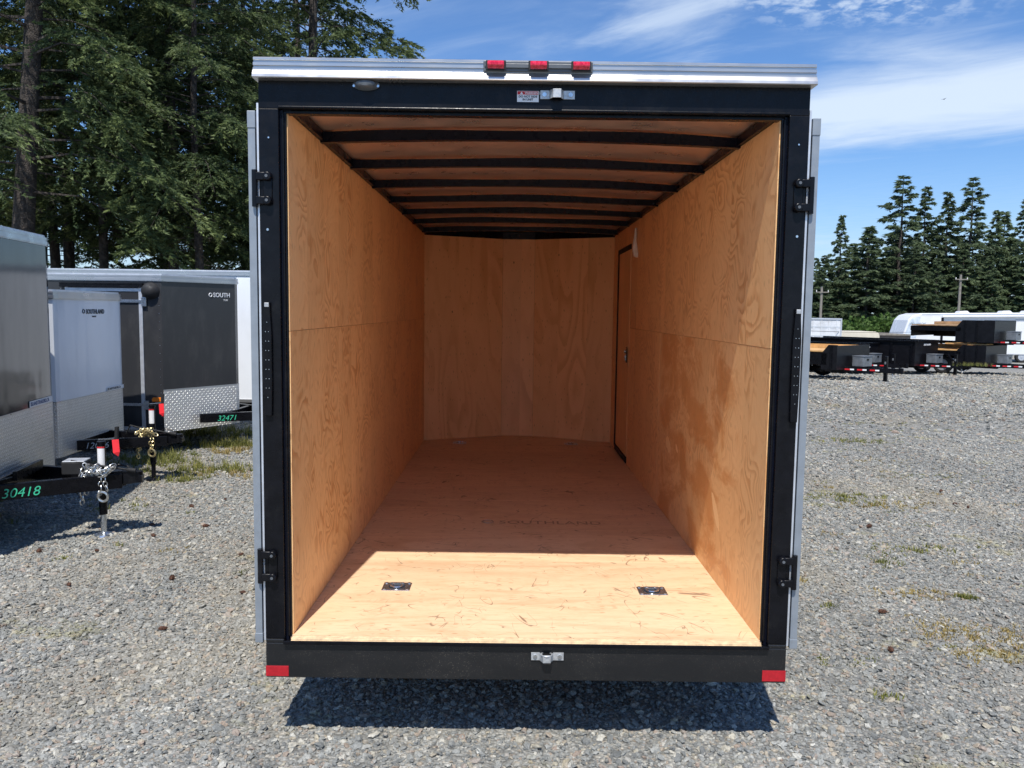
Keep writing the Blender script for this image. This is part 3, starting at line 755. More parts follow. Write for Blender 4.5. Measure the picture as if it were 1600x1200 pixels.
def enclosed(loc, heading, label, body_m, W=1.5, Ln=3.0, z0=.36, z1=1.93, V=.03, atp_z=.89, atp_side=.06, door=False, rail_h=.075, group=None, **kw):
    t = thing('cargo_trailer', label, 'trailer', loc, heading, group)
    hw = W/2
    if V < .1: nose = [(-.10, -hw), (-.045, -hw+.012), (-.012, -hw+.05), (0, -hw+.11), (0, hw-.11), (-.012, hw-.05), (-.045, hw-.012), (-.10, hw)]
    else: nose = [(-V, -hw), (-.035, -.09), (0, -.04), (0, .04), (-.035, .09), (-V, hw)]
    pl = [(-Ln, -hw)]+nose+[(-Ln, hw)]
    mb = MB(); mb.prism(pl, z0+.02, z1-.01); mb.build('body', body_m, t)
    mb = MB(); mb.prism([(x*.985-.005, y*.985) for x, y in pl], z1-.009, z1+.02); mb.build('roof', alu2, t)
    path = [(-Ln, -hw)]+nose+[(-Ln, hw)]; path = path[::-1]
    mb = MB()
    for a, b_, th in ((0, .018, .010), (.018, .034, .006), (.034, .062, .014), (.062, .07, .008)):
        k = rail_h/.075; mb.wall([(x, y) for x, y in path], z1-b_*k, z1-a*k, th+.002, 0)
    mb.build('roof_rail', alu, t)
    gp_ = [(-V-atp_side, -hw)] if V >= .1 and atp_side > 0 else ([(-.10-atp_side, -hw)] if V < .1 else [])
    gp_ += nose; gp_ += [(-V-atp_side, hw)] if V >= .1 and atp_side > 0 else ([(-.10-atp_side, hw)] if V < .1 else [])
    mb = MB(); mb.wall(gp_[::-1], z0, atp_z, .004); mb.build('stone_guard', atp, t)
    mb = MB(); mb.wall(gp_[::-1], atp_z+.0005, atp_z+.012, .005); mb.build('guard_trim', alu, t)
    mb = MB()
    for s_ in (-1, 1):
        mb.box(-Ln, -V-.1, s_*hw, s_*(hw+.012), z0-.005, z0+.045)
    mb.build('lower_rail', alu, t, split=True)
    mb = MB(); nx_ = int((Ln-V-.2)/.6)
    for s_ in (-1, 1):
        for i in range(nx_+1):
            x = -V-.03-i*.6
            for k in range(int((z1-z0-.15)/.095)):
                zz = z0+.1+k*.095
                if V >= .1 or i: mb.cyl((x, s_*hw, zz), (x, s_*(hw+.003), zz), .0045, n=6)
    rv = mb.build('screw_row', zinc, t); rv['kind'] = 'stuff'
    for s_ in (-1, 1):
        wheel(t, -Ln*.56, s_*(hw+.13), .30, .17, side=s_)
        mb = MB(); pr = []
        for i in range(11):
            a = math.pi*i/10; pr.append((-Ln*.56+.40*math.cos(a), .33+.36*math.sin(a)))
        for i in range(10): mb.add([(pr[i][0], s_*(hw+.01), pr[i][1]), (pr[i+1][0], s_*(hw+.01), pr[i+1][1]), (pr[i+1][0], s_*(hw+.24), pr[i+1][1]), (pr[i][0], s_*(hw+.24), pr[i][1])], [(0, 1, 2, 3)])
        q = mb.build('fender', atp, t); q.modifiers.new('s', 'SOLIDIFY').thickness = .006
    mb = MB(); mb.box(-Ln+.05, -V-.1, -hw+.12, -hw+.18, z0-.08, z0-.006); mb.box(-Ln+.05, -V-.1, hw-.18, hw-.12, z0-.08, z0-.006); mb.cyl((-Ln*.56, -hw-.06, .3), (-Ln*.56, hw+.06, .3), .03)
    mb.build('chassis', blk, t)
    mb = MB(); mb.box(-Ln-.02, -Ln-.001, -hw+.02, hw-.02, z0, z1-.02); mb.build('rear_ramp_door', body_m, t)
    tongue(t, **kw)
    return t


# ------------------------------------------------------------------ the open trailer
F0 = .47           # floor height
T = thing('cargo_trailer', 'open black framed cargo trailer with bare plywood interior, seen from behind, in the centre', 'trailer')
ZC = F0+2.085      # underside of ceiling line
ZT = F0+2.285
YB = 5.087
WI = .957
# floor sheets (8 ft across the width is one sheet each 4 ft deep)
fy = [.03, 1.235, 2.455, 3.675, 4.895]
for i in range(4):
    mb = MB(); mb.box(-WI-.01, WI+.01, fy[i]+(.0006 if i else 0), fy[i+1]-.0006, F0-.018, F0-[0, .0007, .0002, .0009][i]); mb.build('plywood_sheet', ply_f, T)
mb = MB(); mb.prism([(-WI-.01, 4.896), (WI+.01, 4.896), (WI+.01, YB), (.27, 5.52), (-.2, 5.52), (-WI-.01, YB)], F0-.018, F0-.0004); mb.build('plywood_sheet', ply_f, T)
mb = MB(); mb.box(-WI, WI, -.012, .029, F0-.019, F0-.007); mb.box(-WI, WI, -.004, .0295, F0-.0069, F0-.002); mb.build('sill_board', ply_e, T, bevel=.001)
mb = MB(); mb.box(-.985, .985, -.022, -.0125, F0-.020, F0-.006); mb.build('sill_edge', blk, T, bevel=.002)


def wallpanel(side, y0, y1, z0, z1, mat, dx=0.):
    mb = MB(); x = side*(WI+dx); mb.box(x, x+side*.010, y0+.0008, y1-.0008, z0+.0008, z1-.0008); return mb.build('plywood_sheet', mat, T)


wallpanel(-1, .035, 2.44, F0, F0+1.245, ply_l); wallpanel(-1, 2.44, 4.88, F0, F0+1.245, ply_l, .0006); wallpanel(-1, 4.88, YB, F0, F0+1.245, ply_w)
wallpanel(-1, .035, 1.2, F0+1.245, ZC+.012, ply_w, .001); wallpanel(-1, 1.2, 3.6, F0+1.245, ZC+.012, ply_w, .0005); wallpanel(-1, 3.6, YB, F0+1.245, ZC+.012, ply_w)
DY0, DY1 = 3.93, 4.70   # side door
wallpanel(1, .035, 2.44, F0, F0+1.2, ply_s, .001); wallpanel(1, 2.44, DY0-.02, F0, F0+1.2, ply_w, 0.)
wallpanel(1, .035, 2.44, F0+1.2, ZC+.012, ply_w, .0005); wallpanel(1, 2.44, DY0-.02, F0+1.2, ZC+.012, ply_w, .001)
wallpanel(1, DY0-.02, DY1+.02, F0+1.93, ZC+.012, ply_w, .001); wallpanel(1, DY1+.02, YB, F0, ZC+.012, ply_w, 0.)
sd = MB(); sd.box(WI+.0015, WI+.02, DY0+.02, DY1-.012, F0+.055, F0+1.885); sd = sd.build('side_door', ply_b, T, bevel=.002)
mb = MB(); x0, x1 = WI-.009, WI+.018
mb.box(x0, x1, DY1-.011, DY1+.019, F0+.03, F0+1.925); mb.box(x0, x1, DY0-.019, DY1-.0115, F0+1.89, F0+1.925); mb.box(x0, x1, DY0-.019, DY1-.0115, F0+.005, F0+.05)
mb.build('door_seal', rub, sd)
mb = MB(); mb.box(WI-.010, WI-.0045, 3.985, 4.045, F0+.89, F0+1.03); mb.build('door_latch', blk, sd, bevel=.003)
mb = MB(); mb.cyl((WI-.012, 4.015, F0+.99), (WI-.03, 4.015, F0+.99), .016, n=12); mb.box(WI-.022, WI-.0105, 4.005, 4.025, F0+.91, F0+.96); mb.build('latch_lever', zinc, sd, bevel=.002)
# nose panels (slight wedge)
def seg(p, q, z0, z1, mat, name='plywood_sheet'):
    mb = MB(); mb.wall([p, q], z0, z1, .01); return mb.build(name, mat, T)
NY = 5.47
seg((-WI, YB), (-.17, NY-.002), F0, ZC+.0, ply_b); seg((-.169, NY), (.166, NY), F0, ZC+.0, ply_b); seg((.167, NY-.002), (WI, YB), F0, ZC, ply_b)
mb = MB(); mb.wall([(-WI, YB-.004), (-.17, NY-.006)], ZC+.001, ZC+.07, .008); mb.wall([(-.169, NY-.006), (.166, NY-.006)], ZC+.001, ZC+.07, .008); mb.wall([(.167, NY-.006), (WI, YB-.004)], ZC+.001, ZC+.07, .008)
mb.build('nose_header', bowm, T)
# roof bows, arched
def arch(x): return .035*(1-(x/1.0)**2)
bys = [.60, 1.29, 1.99, 2.69, 3.40, 4.10, 4.85]
for k, y in enumerate(bys):
    mb = MB(); n = 20; vs = []
    r = random.Random(k); ph = r.uniform(0, 6)
    for i in range(n+1):
        x = -1.0+2.0*i/n; zb = ZC+.002+arch(x)*.7; th = .045; wv = .004*math.sin(x*5+ph)
        vs += [(x, y-.02, zb), (x, y-.02, zb+th+wv), (x, y+.02, zb+th), (x, y+.02, zb)]
    f = [(a*4+j, (a+1)*4+j, (a+1)*4+(j+1) % 4, a*4+(j+1) % 4) for a in range(n) for j in range(4)]
    mb.add(vs, f); mb.build('roof_bow', bowm, T)
    mb = MB()
# roof sheets between bows, with dark sealed side angle
ry = [.073]+[(a) for a in bys]+[5.55]
for a, b_ in zip(ry[:-1], ry[1:]):
    mb = MB(); n = 24; vs = []
    for i in range(n+1):
        x = -1.0+2.0*i/n; z = ZC+.056+arch(x)*.85; vs += [(x, a+.0005, z), (x, b_-.0005, z), (x, b_-.0005, z+.003), (x, a+.0005, z+.003)]
    f = [(q*4+j, (q+1)*4+j, (q+1)*4+(j+1) % 4, q*4+(j+1) % 4) for q in range(n) for j in range(4)]+[(0, 1, 2, 3)[::-1], (n*4, n*4+1, n*4+2, n*4+3)]
    mb.add(vs, f); mb.build('roof_sheet', roofm, T, smooth=False)
for s_ in (-1, 1):
    mb = MB(); mb.box(s_*.94, s_*1.0, .02, YB, ZC+.013, ZC+.052); mb.box(s_*.972, s_*1.03, .02, YB, F0-.1, ZC+.05); mb.build('side_frame', bowm, T)
    mb = MB(); mb.box(s_*1.036, s_*1.060, .071, 5.14, F0-.15, ZT-.04); mb.build('side_skin', sk_k, T)
    mb = MB(); mb.box(s_*1.0605, s_*1.068, .0, .03, F0-.01, F0+2.12); mb.build('corner_trim', alu2, T)
mb = MB(); mb.prism([(-1.06, 5.14), (-.25, 5.70), (.25, 5.70), (1.06, 5.14), (1.05, 5.14), (.245, 5.69), (-.245, 5.69), (-1.05, 5.14)], F0-.1, ZT-.04); mb.build('front_skin', sk_k, T)
mb = MB(); mb.prism([(-1.06, .0), (1.06, .0), (1.06, 5.14), (.25, 5.70), (-.25, 5.70), (-1.06, 5.14)], ZT-.035, ZT-.02); mb.build('roof_cover', alu2, T)
# rear frame: posts, header, bumper
for s_ in (-1, 1):
    mb = MB(); mb.box(s_*.984, s_*1.0600, .0, .07, F0-.004, F0+2.100)
    mb.box(s_*.9612, s_*.9835, .026, .07, F0-.004, F0+2.096)
    mb.box(s_*.9685, s_*.978, .018, .0255, F0, F0+2.09)
    mb.build('rear_post', blk, T, bevel=.003)
mb = MB(); mb.box(-1.0602, 1.0602, .002, .07, F0+2.1005, F0+2.235); mb.box(-.983, .983, .028, .069, F0+2.088, F0+2.1003)
mb.box(-.985, .985, -.002, .0015, F0+2.103, F0+2.110)
mb.build('rear_header', blk, T, bevel=.003)
mb = MB(); mb.box(-1.0605, 1.0605, -.004, .075, F0-.166, F0-.0195); mb.box(-1.0605, -.986, -.004, .075, F0-.0194, F0-.0045); mb.box(.986, 1.0605, -.004, .075, F0-.0194, F0-.0045)
mb.build('rear_bumper', blk_d, T, bevel=.004)
# cove trim across the top: extruded aluminium with ribs
prof = [(.03, ZT), (-.022, ZT), (-.026, ZT-.004), (-.026, ZT-.011), (-.021, ZT-.013), (-.021, ZT-.019), (-.029, ZT-.022), (-.029, ZT-.032), (-.023, ZT-.034), (-.023, ZT-.040),
        (-.031, ZT-.043), (-.031, ZT-.049), (-.033, ZT-.051), (-.043, ZT-.068), (-.045, ZT-.078), (-.041, ZT-.081), (.03, ZT-.081)]
mb = MB(); mb.prism([(a, b_) for a, b_ in prof], -1.070, 1.070, 'x'); mb.build('roof_trim', alu, T)
# light bar
mb = MB(); z0 = ZT-.046
lb0, lb1 = -.196, .218
mb.box(lb0, lb1, -.040, -.0315, z0, z0+.038); mb.box(lb0+.02, lb1-.02, -.047, -.0405, z0+.011, z0+.027)
mb.cyl((lb0+.01, -.0405, z0+.019), (lb0+.01, -.044, z0+.019), .005, n=10); mb.cyl((lb1-.01, -.0405, z0+.019), (lb1-.01, -.044, z0+.019), .005, n=10)
lb = mb.build('light_bar', hous, T, bevel=.002)
for xc in (-.149, .012, .173):
    mb = MB(); mb.box(xc-.038, xc+.038, -.053, -.0475, z0+.001, z0+.037); hb = mb.build('lamp_base', rub, lb, bevel=.004)
    mb = MB(); n = 10; pf = [(-.054, z0+.004), (-.064, z0+.007), (-.071, z0+.015), (-.071, z0+.025), (-.064, z0+.032), (-.054, z0+.035)]
    mb.prism(pf, xc-.031, xc+.031, 'x'); mb.build('lamp_lens', redl, hb, bevel=.003)
# dome lamp on header
mb = MB(); n = 24
vs = []; fs = []
for k, (rr2, yy2) in enumerate(((1.0, -.0), (1.0, -.006), (.82, -.012), (.70, -.030), (.45, -.036), (.0, -.037))):
    for i in range(n):
        a = 2*math.pi*i/n; vs.append((-.645+.052*rr2*math.cos(a), yy2, F0+2.191+.021*rr2*math.sin(a)))
for k in range(5):
    for i in range(n): fs.append((k*n+i, k*n+(i+1) % n, (k+1)*n+(i+1) % n, (k+1)*n+i))
mb.add(vs, fs); lamp = mb.build('load_lamp', hous, T, smooth=True)
mb = MB()
for s_ in (-1, 1): mb.cyl((-.645+s_*.046, -.007, F0+2.186), (-.645+s_*.046, -.011, F0+2.186), .005, n=10)
mb.build('lamp_screw', zinc, lamp, split=True)
# warning decal
mb = MB(); mb.box(-.067, .016, .0005, .0018, F0+2.137, F0+2.178, 0); dec = mb.build('warning_decal', wht, T)
mb = MB(); mb.box(-.0655, .0145, -.0003, .0003, F0+2.1645, F0+2.1765); mb.build('red_band', redp, dec)
text('warning_word', 'WARNING', .0125, wht, dec, (-.038, -.0008, F0+2.166), (1, 0, 0), (0, 0, 1), depth=.0003, bold=.0002)
mb = MB(); mb.add([(-.056, -.0008, F0+2.1655), (-.044, -.0008, F0+2.1655), (-.050, -.0008, F0+2.1755)], [(0, 1, 2)]); mb.build('warning_triangle', wht, dec)
text('warning_line', 'DO NOT RIDE', .0112, blp, dec, (-.0255, -.0002, F0+2.1535), (1, 0, 0), (0, 0, 1), align='CENTER', depth=.0005, bold=.0002)
text('warning_line', 'IN UNIT', .0112, blp, dec, (-.0255, -.0002, F0+2.1425), (1, 0, 0), (0, 0, 1), align='CENTER', depth=.0005, bold=.0002)
# latch keepers
def keeper(xc, zc, y0, flip):
    mb = MB(); th = .004
    prof = [(-.066, 0), (-.032, 0), (-.018, -.028), (.012, -.028), (.016, -.014), (.024, 0), (.066, 0)]
    vs = [];
    for (x, y) in prof: vs += [(xc+x, y0+y, zc-.016), (xc+x, y0+y, zc+.016), (xc+x, y0+y-th, zc+.016), (xc+x, y0+y-th, zc-.016)]
    n = len(prof)
    f = [(a*4+j, (a+1)*4+j, (a+1)*4+(j+1) % 4, a*4+(j+1) % 4) for a in range(n-1) for j in range(4)]+[(3, 2, 1, 0), (n*4-4, n*4-3, n*4-2, n*4-1)]
    mb.add(vs, f); k = mb.build('latch_keeper', zincm, T, bevel=.0015)
    mb = MB()
    for s_ in (-1, 1): mb.cyl((xc+s_*.05, y0-th-.0002, zc), (xc+s_*.05, y0-th-.004, zc), .0085, n=14)
    mb.build('keeper_bolt', zinc, k, split=True)
    if flip:
        mb = MB(); mb.torus((xc-.004, y0-.012, zc+.012), (0, 0, 1), .022, .003, 18, 6); mb.build('keeper_ring', zincm, k, smooth=True)
keeper(.088, F0+2.164, .0, False); keeper(.086, F0-.062, -.006, True)
# red reflective tape on bumper ends
mb = MB(); mb.box(-1.061, -.968, -.0065, -.0045, F0-.160, F0-.116); mb.build('reflector_tape', refl, T, bevel=.006)
mb = MB(); mb.box(.965, 1.061, -.0065, -.0045, F0-.158, F0-.112); mb.build('reflector_tape', refl, T, bevel=.006)
# hinges, tail lights
for s_ in (-1, 1):
    for zc in (F0+1.796, F0+.302):
        mb = MB()
        mb.box(s_*1.010, s_*1.046, -.006, -.0003, zc-.052, zc+.052)
        for dz in (-.046, .046):
            mb.cyl((s_*1.026, -.0065, zc+dz), (s_*1.026, -.026, zc+dz), .019, .016, n=20)
            mb.box(s_*1.028, s_*1.082, -.020, -.0065, zc+dz-.015, zc+dz+.015)
        h = mb.build('hinge', blk, T, bevel=.003, smooth=True)
        mb = MB(); mb.cyl((s_*1.075, -.012, zc-.07), (s_*1.075, -.012, zc+.07), .011, n=14); mb.build('hinge_pin', blk, h, smooth=True)
        mb = MB()
        for dz in (-.046, .046):
            mb.cyl((s_*1.026, -.0265, zc+dz), (s_*1.026, -.029, zc+dz), .006, n=8)
        mb.build('hinge_screw', hous, h, split=True)
    x0 = 1.034 if s_ < 0 else 1.045
    mb = MB(); zc = F0+1.135
    pl = [(-.014, -.225), (-.017, -.10), (-.017, .10), (-.012, .19), (-.012, .225), (.012, .225), (.012, .19), (.017, .10), (.017, -.10), (.014, -.225)]
    mb.prism([(s_*x0+a, zc+b_) for a, b_ in pl], -.016, -.0004, 'y'); tl_ = mb.build('tail_light', blk, T, bevel=.004)
    mb = MB()
    for k in range(9):
        for q in (-1, 1):
            if k in (0, 8) and q == 1: continue
            mb.cyl((s_*x0+(q*.006 if 0 < k < 8 else 0), -.0162, zc-.15+k*.037), (s_*x0+(q*.006 if 0 < k < 8 else 0), -.0172, zc-.15+k*.037), .0018, n=6)
    mb.build('diode_row', zinc, tl_, kind='stuff')
    mb = MB(); mb.box(s_*x0-.009, s_*x0+.009, -.020, -.0165, zc+.205, zc+.222); mb.build('light_end_cap', zincm, tl_, bevel=.003)
    mb = MB(); mb.cyl((s_*1.030, -.0003, F0+1.64), (s_*1.030, -.004, F0+1.64), .005, n=8); mb.cyl((s_*1.022, -.0003, F0+1.99), (s_*1.022, -.004, F0+1.99), .0035, n=8)
    mb.build('post_screw', zinc, T, split=True)
    # rear door folded back against the side
    mb = MB(); mb.box(s_*1.0755, s_*1.1, .012, 1.0, F0+.02, F0+2.06); rd = mb.build('rear_door', sk_k, T)
    mb = MB(); mb.box(s_*1.074, s_*1.1015, -.002, .0115, F0+.02, F0+2.06); mb.build('door_edge_trim', aluw, rd)
    for a, b_ in ((2.0605, 2.10), (-.02, .0195)):
        mb = MB(); mb.box(s_*1.072, s_*1.1035, -.005, .05, F0+a-.035*(a > 1), F0+b_-(.01 if a > 1 else 0)); mb.build('door_corner_cap', aluw, rd, bevel=.002)
    mb = MB(); mb.cyl((s_*1.104, .9, F0+.1), (s_*1.104, .9, F0+1.95), .012, n=10); mb.build('lock_rod', zinc, rd)
# recessed tie-down rings
for (x, y) in ((-.615, .627), (.617, .608), (-.58, 4.94), (.545, 4.95)):
    near = y < 2
    mb = MB(); w_ = .068
    mb.box(x-w_, x+w_, y-.055, y+.055, F0+.0004, F0+.0035); pn = mb.build('tie_down_plate', zinc if near else alu2, T, bevel=.006)
    mb = MB(); mb.cyl((x, y, F0+.0037), (x, y, F0+.0045), .040, n=24); mb.build('recess_cup', blp if near else zinc, pn)
    mb = MB(); mb.torus((x, y, F0+.008), (0, 0, 1), .027, .0048, 22, 8); mb.box(x-.032, x+.032, y+.018, y+.030, F0+.005, F0+.013); mb.build('tie_ring', zinc, pn, smooth=True)
    mb = MB()
    for a in (-1, 1):
        for c_ in (-1, 1): mb.cyl((x+a*.055, y+c_*.043, F0+.0036), (x+a*.055, y+c_*.043, F0+.0065), .008, n=10)
    mb.build('plate_screw', zinc, pn, split=True)
inkm = plain('faded_stamp_ink', (.36, .25, .17), .6)
mb = MB(); mb.torus((-.21, 1.87, F0), (0, 0, 1), .035, .006, 16, 4); mb.build('stamp_emblem', inkm, T)
text('floor_stamp', 'SOUTHLAND', .105, inkm, T, (-.14, 1.83, F0+.0002), (1, 0, 0), (0, 1, 0), depth=.0002, spacing=1.05)
# small white lamp on right wall
mb = MB(); vs = []
mb.tube([(WI-.012, 3.56, F0+1.80), (WI-.02, 3.57, F0+1.84), (WI-.018, 3.60, F0+1.93), (WI-.010, 3.62, F0+2.03)], .02, 10, rr=[.022, .024, .014, .009]); mb.cyl((WI, 3.565, F0+1.815), (WI-.018, 3.565, F0+1.815), .03, n=14)
mb.build('wall_vent', whp, T, smooth=True)
# running gear and front tongue
for s_ in (-1, 1):
    for yw in (2.35, 3.1):
        w_ = MB()
mb = MB()
for s_ in (-1, 1): mb.box(s_*.62, s_*.70, .08, 5.3, F0-.16, F0-.03)
for k in range(8): mb.box(-.615, .615, .35+k*.62, .39+k*.62, F0-.10, F0-.03)
for yw in (2.4, 3.15): mb.cyl((-1.15, yw, .30), (1.15, yw, .30), .035)
mb.build('chassis', blk, T)
WR = thing('tmp', 'x', 'x', (0, 0, 0), R(90)); bpy.data.objects.remove(WR)
def wheel_y(parent, x, y, r, wd, s_):
    t_ = wheel(parent, 0, 0, r, wd, z=0, side=1); t_.rotation_euler = (0, 0, R(90)*(-s_)); t_.location = (x, y, r-.01); return t_
for s_ in (-1, 1):
    for yw in (2.4, 3.15): wheel_y(T, s_*1.19, yw, .33, .18, s_)
mb = MB(); mb.bar((-.6, 5.2, .39), (0, 6.9, .39), .06, .12); mb.bar((.6, 5.2, .39), (0, 6.9, .39), .06, .12); mb.cyl((0, 6.9, .40), (0, 7.05, .40), .05); mb.build('tongue', blk, T)
mb = MB(); mb.cyl((0, 6.6, 0), (0, 6.6, .9), .03); mb.cyl((0, 6.6, 0), (0, 6.6, .015), .08); mb.build('jack', blk, T)

# ------------------------------------------------------------------ neighbouring enclosed trailers, left
GA = 'enclosed trailers parked in a row on the left'
YO = 3.218
A = enclosed((-3.89, 6.21-YO, 0), R(10), 'tall charcoal enclosed trailer nearest at the left edge, green number on its tongue', sk_c, W=1.8, Ln=3.6, z0=.39, z1=2.37, V=.03, atp_z=.965, atp_side=.0, group=GA,
             tl=.80, b=.42, zt=.50, hgt=.115, num='30418', num_mat=grnp, num_x=.33, jx=.17, jtop=.73, box=True, mesh=True)
mb = MB(); mb.box(.0055, .0085, .32, .80, .978, 1.028); d_ = mb.build('dealer_decal', wht, A)
text('decal_lettering', 'ISLANDTRAILERS.CA', .0425, blu, d_, (.0088, .335, .989), (0, 1, 0), (0, 0, 1), bold=.0006)
text('maker_lettering', 'SOUTHLAND', .075, wht, A, (.003, -.60, 2.19), (0, 1, 0), (0, 0, 1), bold=.001)
B = enclosed((-4.36, 8.35-YO, 0), R(2), 'small white enclosed trailer between the two charcoal trailers', sk_w, W=1.52, Ln=2.6, z0=.36, z1=1.93, V=.03, atp_z=.885, atp_side=.0, group=GA,
             tl=.77, b=.36, zt=.475, hgt=.10, num='12006', num_mat=chalk, num_x=.33, jx=.18, jtop=.77, chain_m=goldz, jack_black=True)
text('maker_lettering', 'SOUTHLAND', .066, blp, B, (.003, -.10, 1.72), (0, 1, 0), (0, 0, 1), bold=.0012)
mb = MB(); mb.torus((.003, -.15, 1.745), (1, 0, 0), .02, .004, 14, 5); mb.build('maker_emblem', blp, B)
text('maker_small_print', 'TRAILERS', .022, blp, B, (.003, .02, 1.685), (0, 1, 0), (0, 0, 1))
mb = MB(); mb.box(.0055, .0075, .30, .70, .897, .936); d_ = mb.build('dealer_decal', wht, B)
text('decal_lettering', 'ISLANDTRAILERS.CA', .034, blp, d_, (.0078, .31, .905), (0, 1, 0), (0, 0, 1), bold=.0005)
C_ = enclosed((-3.67, 10.72-YO, 0), R(-3), 'large charcoal trailer with a side door and wedge nose behind the white one', sk_c2, W=1.92, Ln=4.3, z0=.285, z1=2.17, V=.53, atp_z=.79, atp_side=-.0, group=GA,
              tl=.72, b=.5, zt=.47, hgt=.11, num='32471', num_mat=grnp, num_x=.2, jx=.25, jtop=.8, redtag=False, jack_black=True)
hw = .96
mb = MB(); mb.box(-1.66, -.80, -hw-.012, -hw-.001, .345, 2.02); cd = mb.build('side_door', sk_c2, C_)
mb = MB()
for (a, b_, c_, e) in ((-1.70, -1.661, .31, 2.055), (-.799, -.755, .31, 2.055)): mb.box(a, b_, -hw-.018, -hw-.001, c_, e)
mb.box(-1.6605, -.7995, -hw-.018, -hw-.0125, .312, .35); mb.box(-1.6605, -.7995, -hw-.018, -hw-.0125, 1.975, 2.015); mb.build('door_frame', alu2, cd, bevel=.002, split=True)
mb = MB(); mb.box(-1.75, -.735, -hw-.05, -hw-.001, 2.06, 2.075); mb.box(-1.75, -.735, -hw-.045, -hw-.001, 2.021, 2.0595); mb.build('drip_cap', blk, cd)
for zz in (.62, 1.86):
    mb = MB(); mb.bar((-1.05, -hw-.024, zz), (-.76, -hw-.024, zz), .01, .035); mb.box(-.76, -.70, -hw-.035, -hw-.0185, zz-.06, zz+.05); mb.build('door_hinge', zinc, cd, bevel=.003)
mb = MB(); mb.cyl((-1.2, -hw-.013, .47), (-1.2, -hw-.02, .47), .03, n=16); mb.build('door_stop', rub, cd)
mb = MB(); mb.prism([(-.60-.065, .685), (-.60-.05, .71), (-.60+.05, .71), (-.60+.065, .685), (-.60+.06, .66), (-.60-.06, .66)], -hw-.03, -hw-.001, 'y'); mb.build('marker_lamp', orl, C_, bevel=.004)
# round roof-side vent scoop
mb = MB(); n = 20; vs = [(-.64, -hw-.002, 1.98)]
for k in range(1, 5):
    for i in range(n):
        a = 2*math.pi*i/n; q = k/4; vs.append((-.66+.115*q*math.cos(a), -hw-.002-.09*math.sqrt(max(0, 1-q*q)), 1.985+.115*q*math.sin(a)*.9))
vs[0] = (-.66, -hw-.092, 1.985)
fs = [(0, 1+i, 1+(i+1) % n) for i in range(n)]+[(1+k*n+i, 1+(k+1)*n+i, 1+(k+1)*n+(i+1) % n, 1+k*n+(i+1) % n) for k in range(3) for i in range(n)]
mb.add(vs, fs); mb.build('side_vent', rub, C_, smooth=True)
# nose lettering on the wedge face
nd_ = Vector((.53-.035, hw-.09, 0)).normalized(); nn = Vector((nd_.y, -nd_.x, 0))
fl_ = (Vector((-.035, -.09, 0))-Vector((-.53, -hw, 0))).length
p = Vector((-.53, -hw, 0))+nd_*(fl_-.27)+nn*.003
text('maker_lettering', 'SOUTH', .078, wht, C_, (p.x, p.y, 1.93), nd_, (0, 0, 1), bold=.001)
text('maker_small_print', 'TRAI', .034, wht, C_, (p.x+nd_.x*.15, p.y+nd_.y*.15, 1.88), nd_, (0, 0, 1))
nf_ = Vector((-nd_.x, nd_.y, 0)); nq = Vector((nf_.y, -nf_.x, 0)); p2 = Vector((-.035, .09, 0))+nf_*.01+nq*.003
text('maker_lettering', 'LAND', .078, wht, C_, (p2.x, p2.y, 1.93), nf_, (0, 0, 1), bold=.001)
mb = MB(); q = p-nd_*.04; mb.torus((q.x, q.y, 1.955), nn, .022, .005, 14, 5); mb.build('maker_emblem', wht, C_)
D = enclosed((-2.2, 12.9+.95-YO, 0), R(-1), 'long white enclosed trailer farthest back in the row', sk_w, W=1.9, Ln=7.5, z0=.30, z1=2.36, V=.03, atp_z=.8, atp_side=.5, group=GA,
             tl=.9, b=.45, zt=.47, redtag=False)


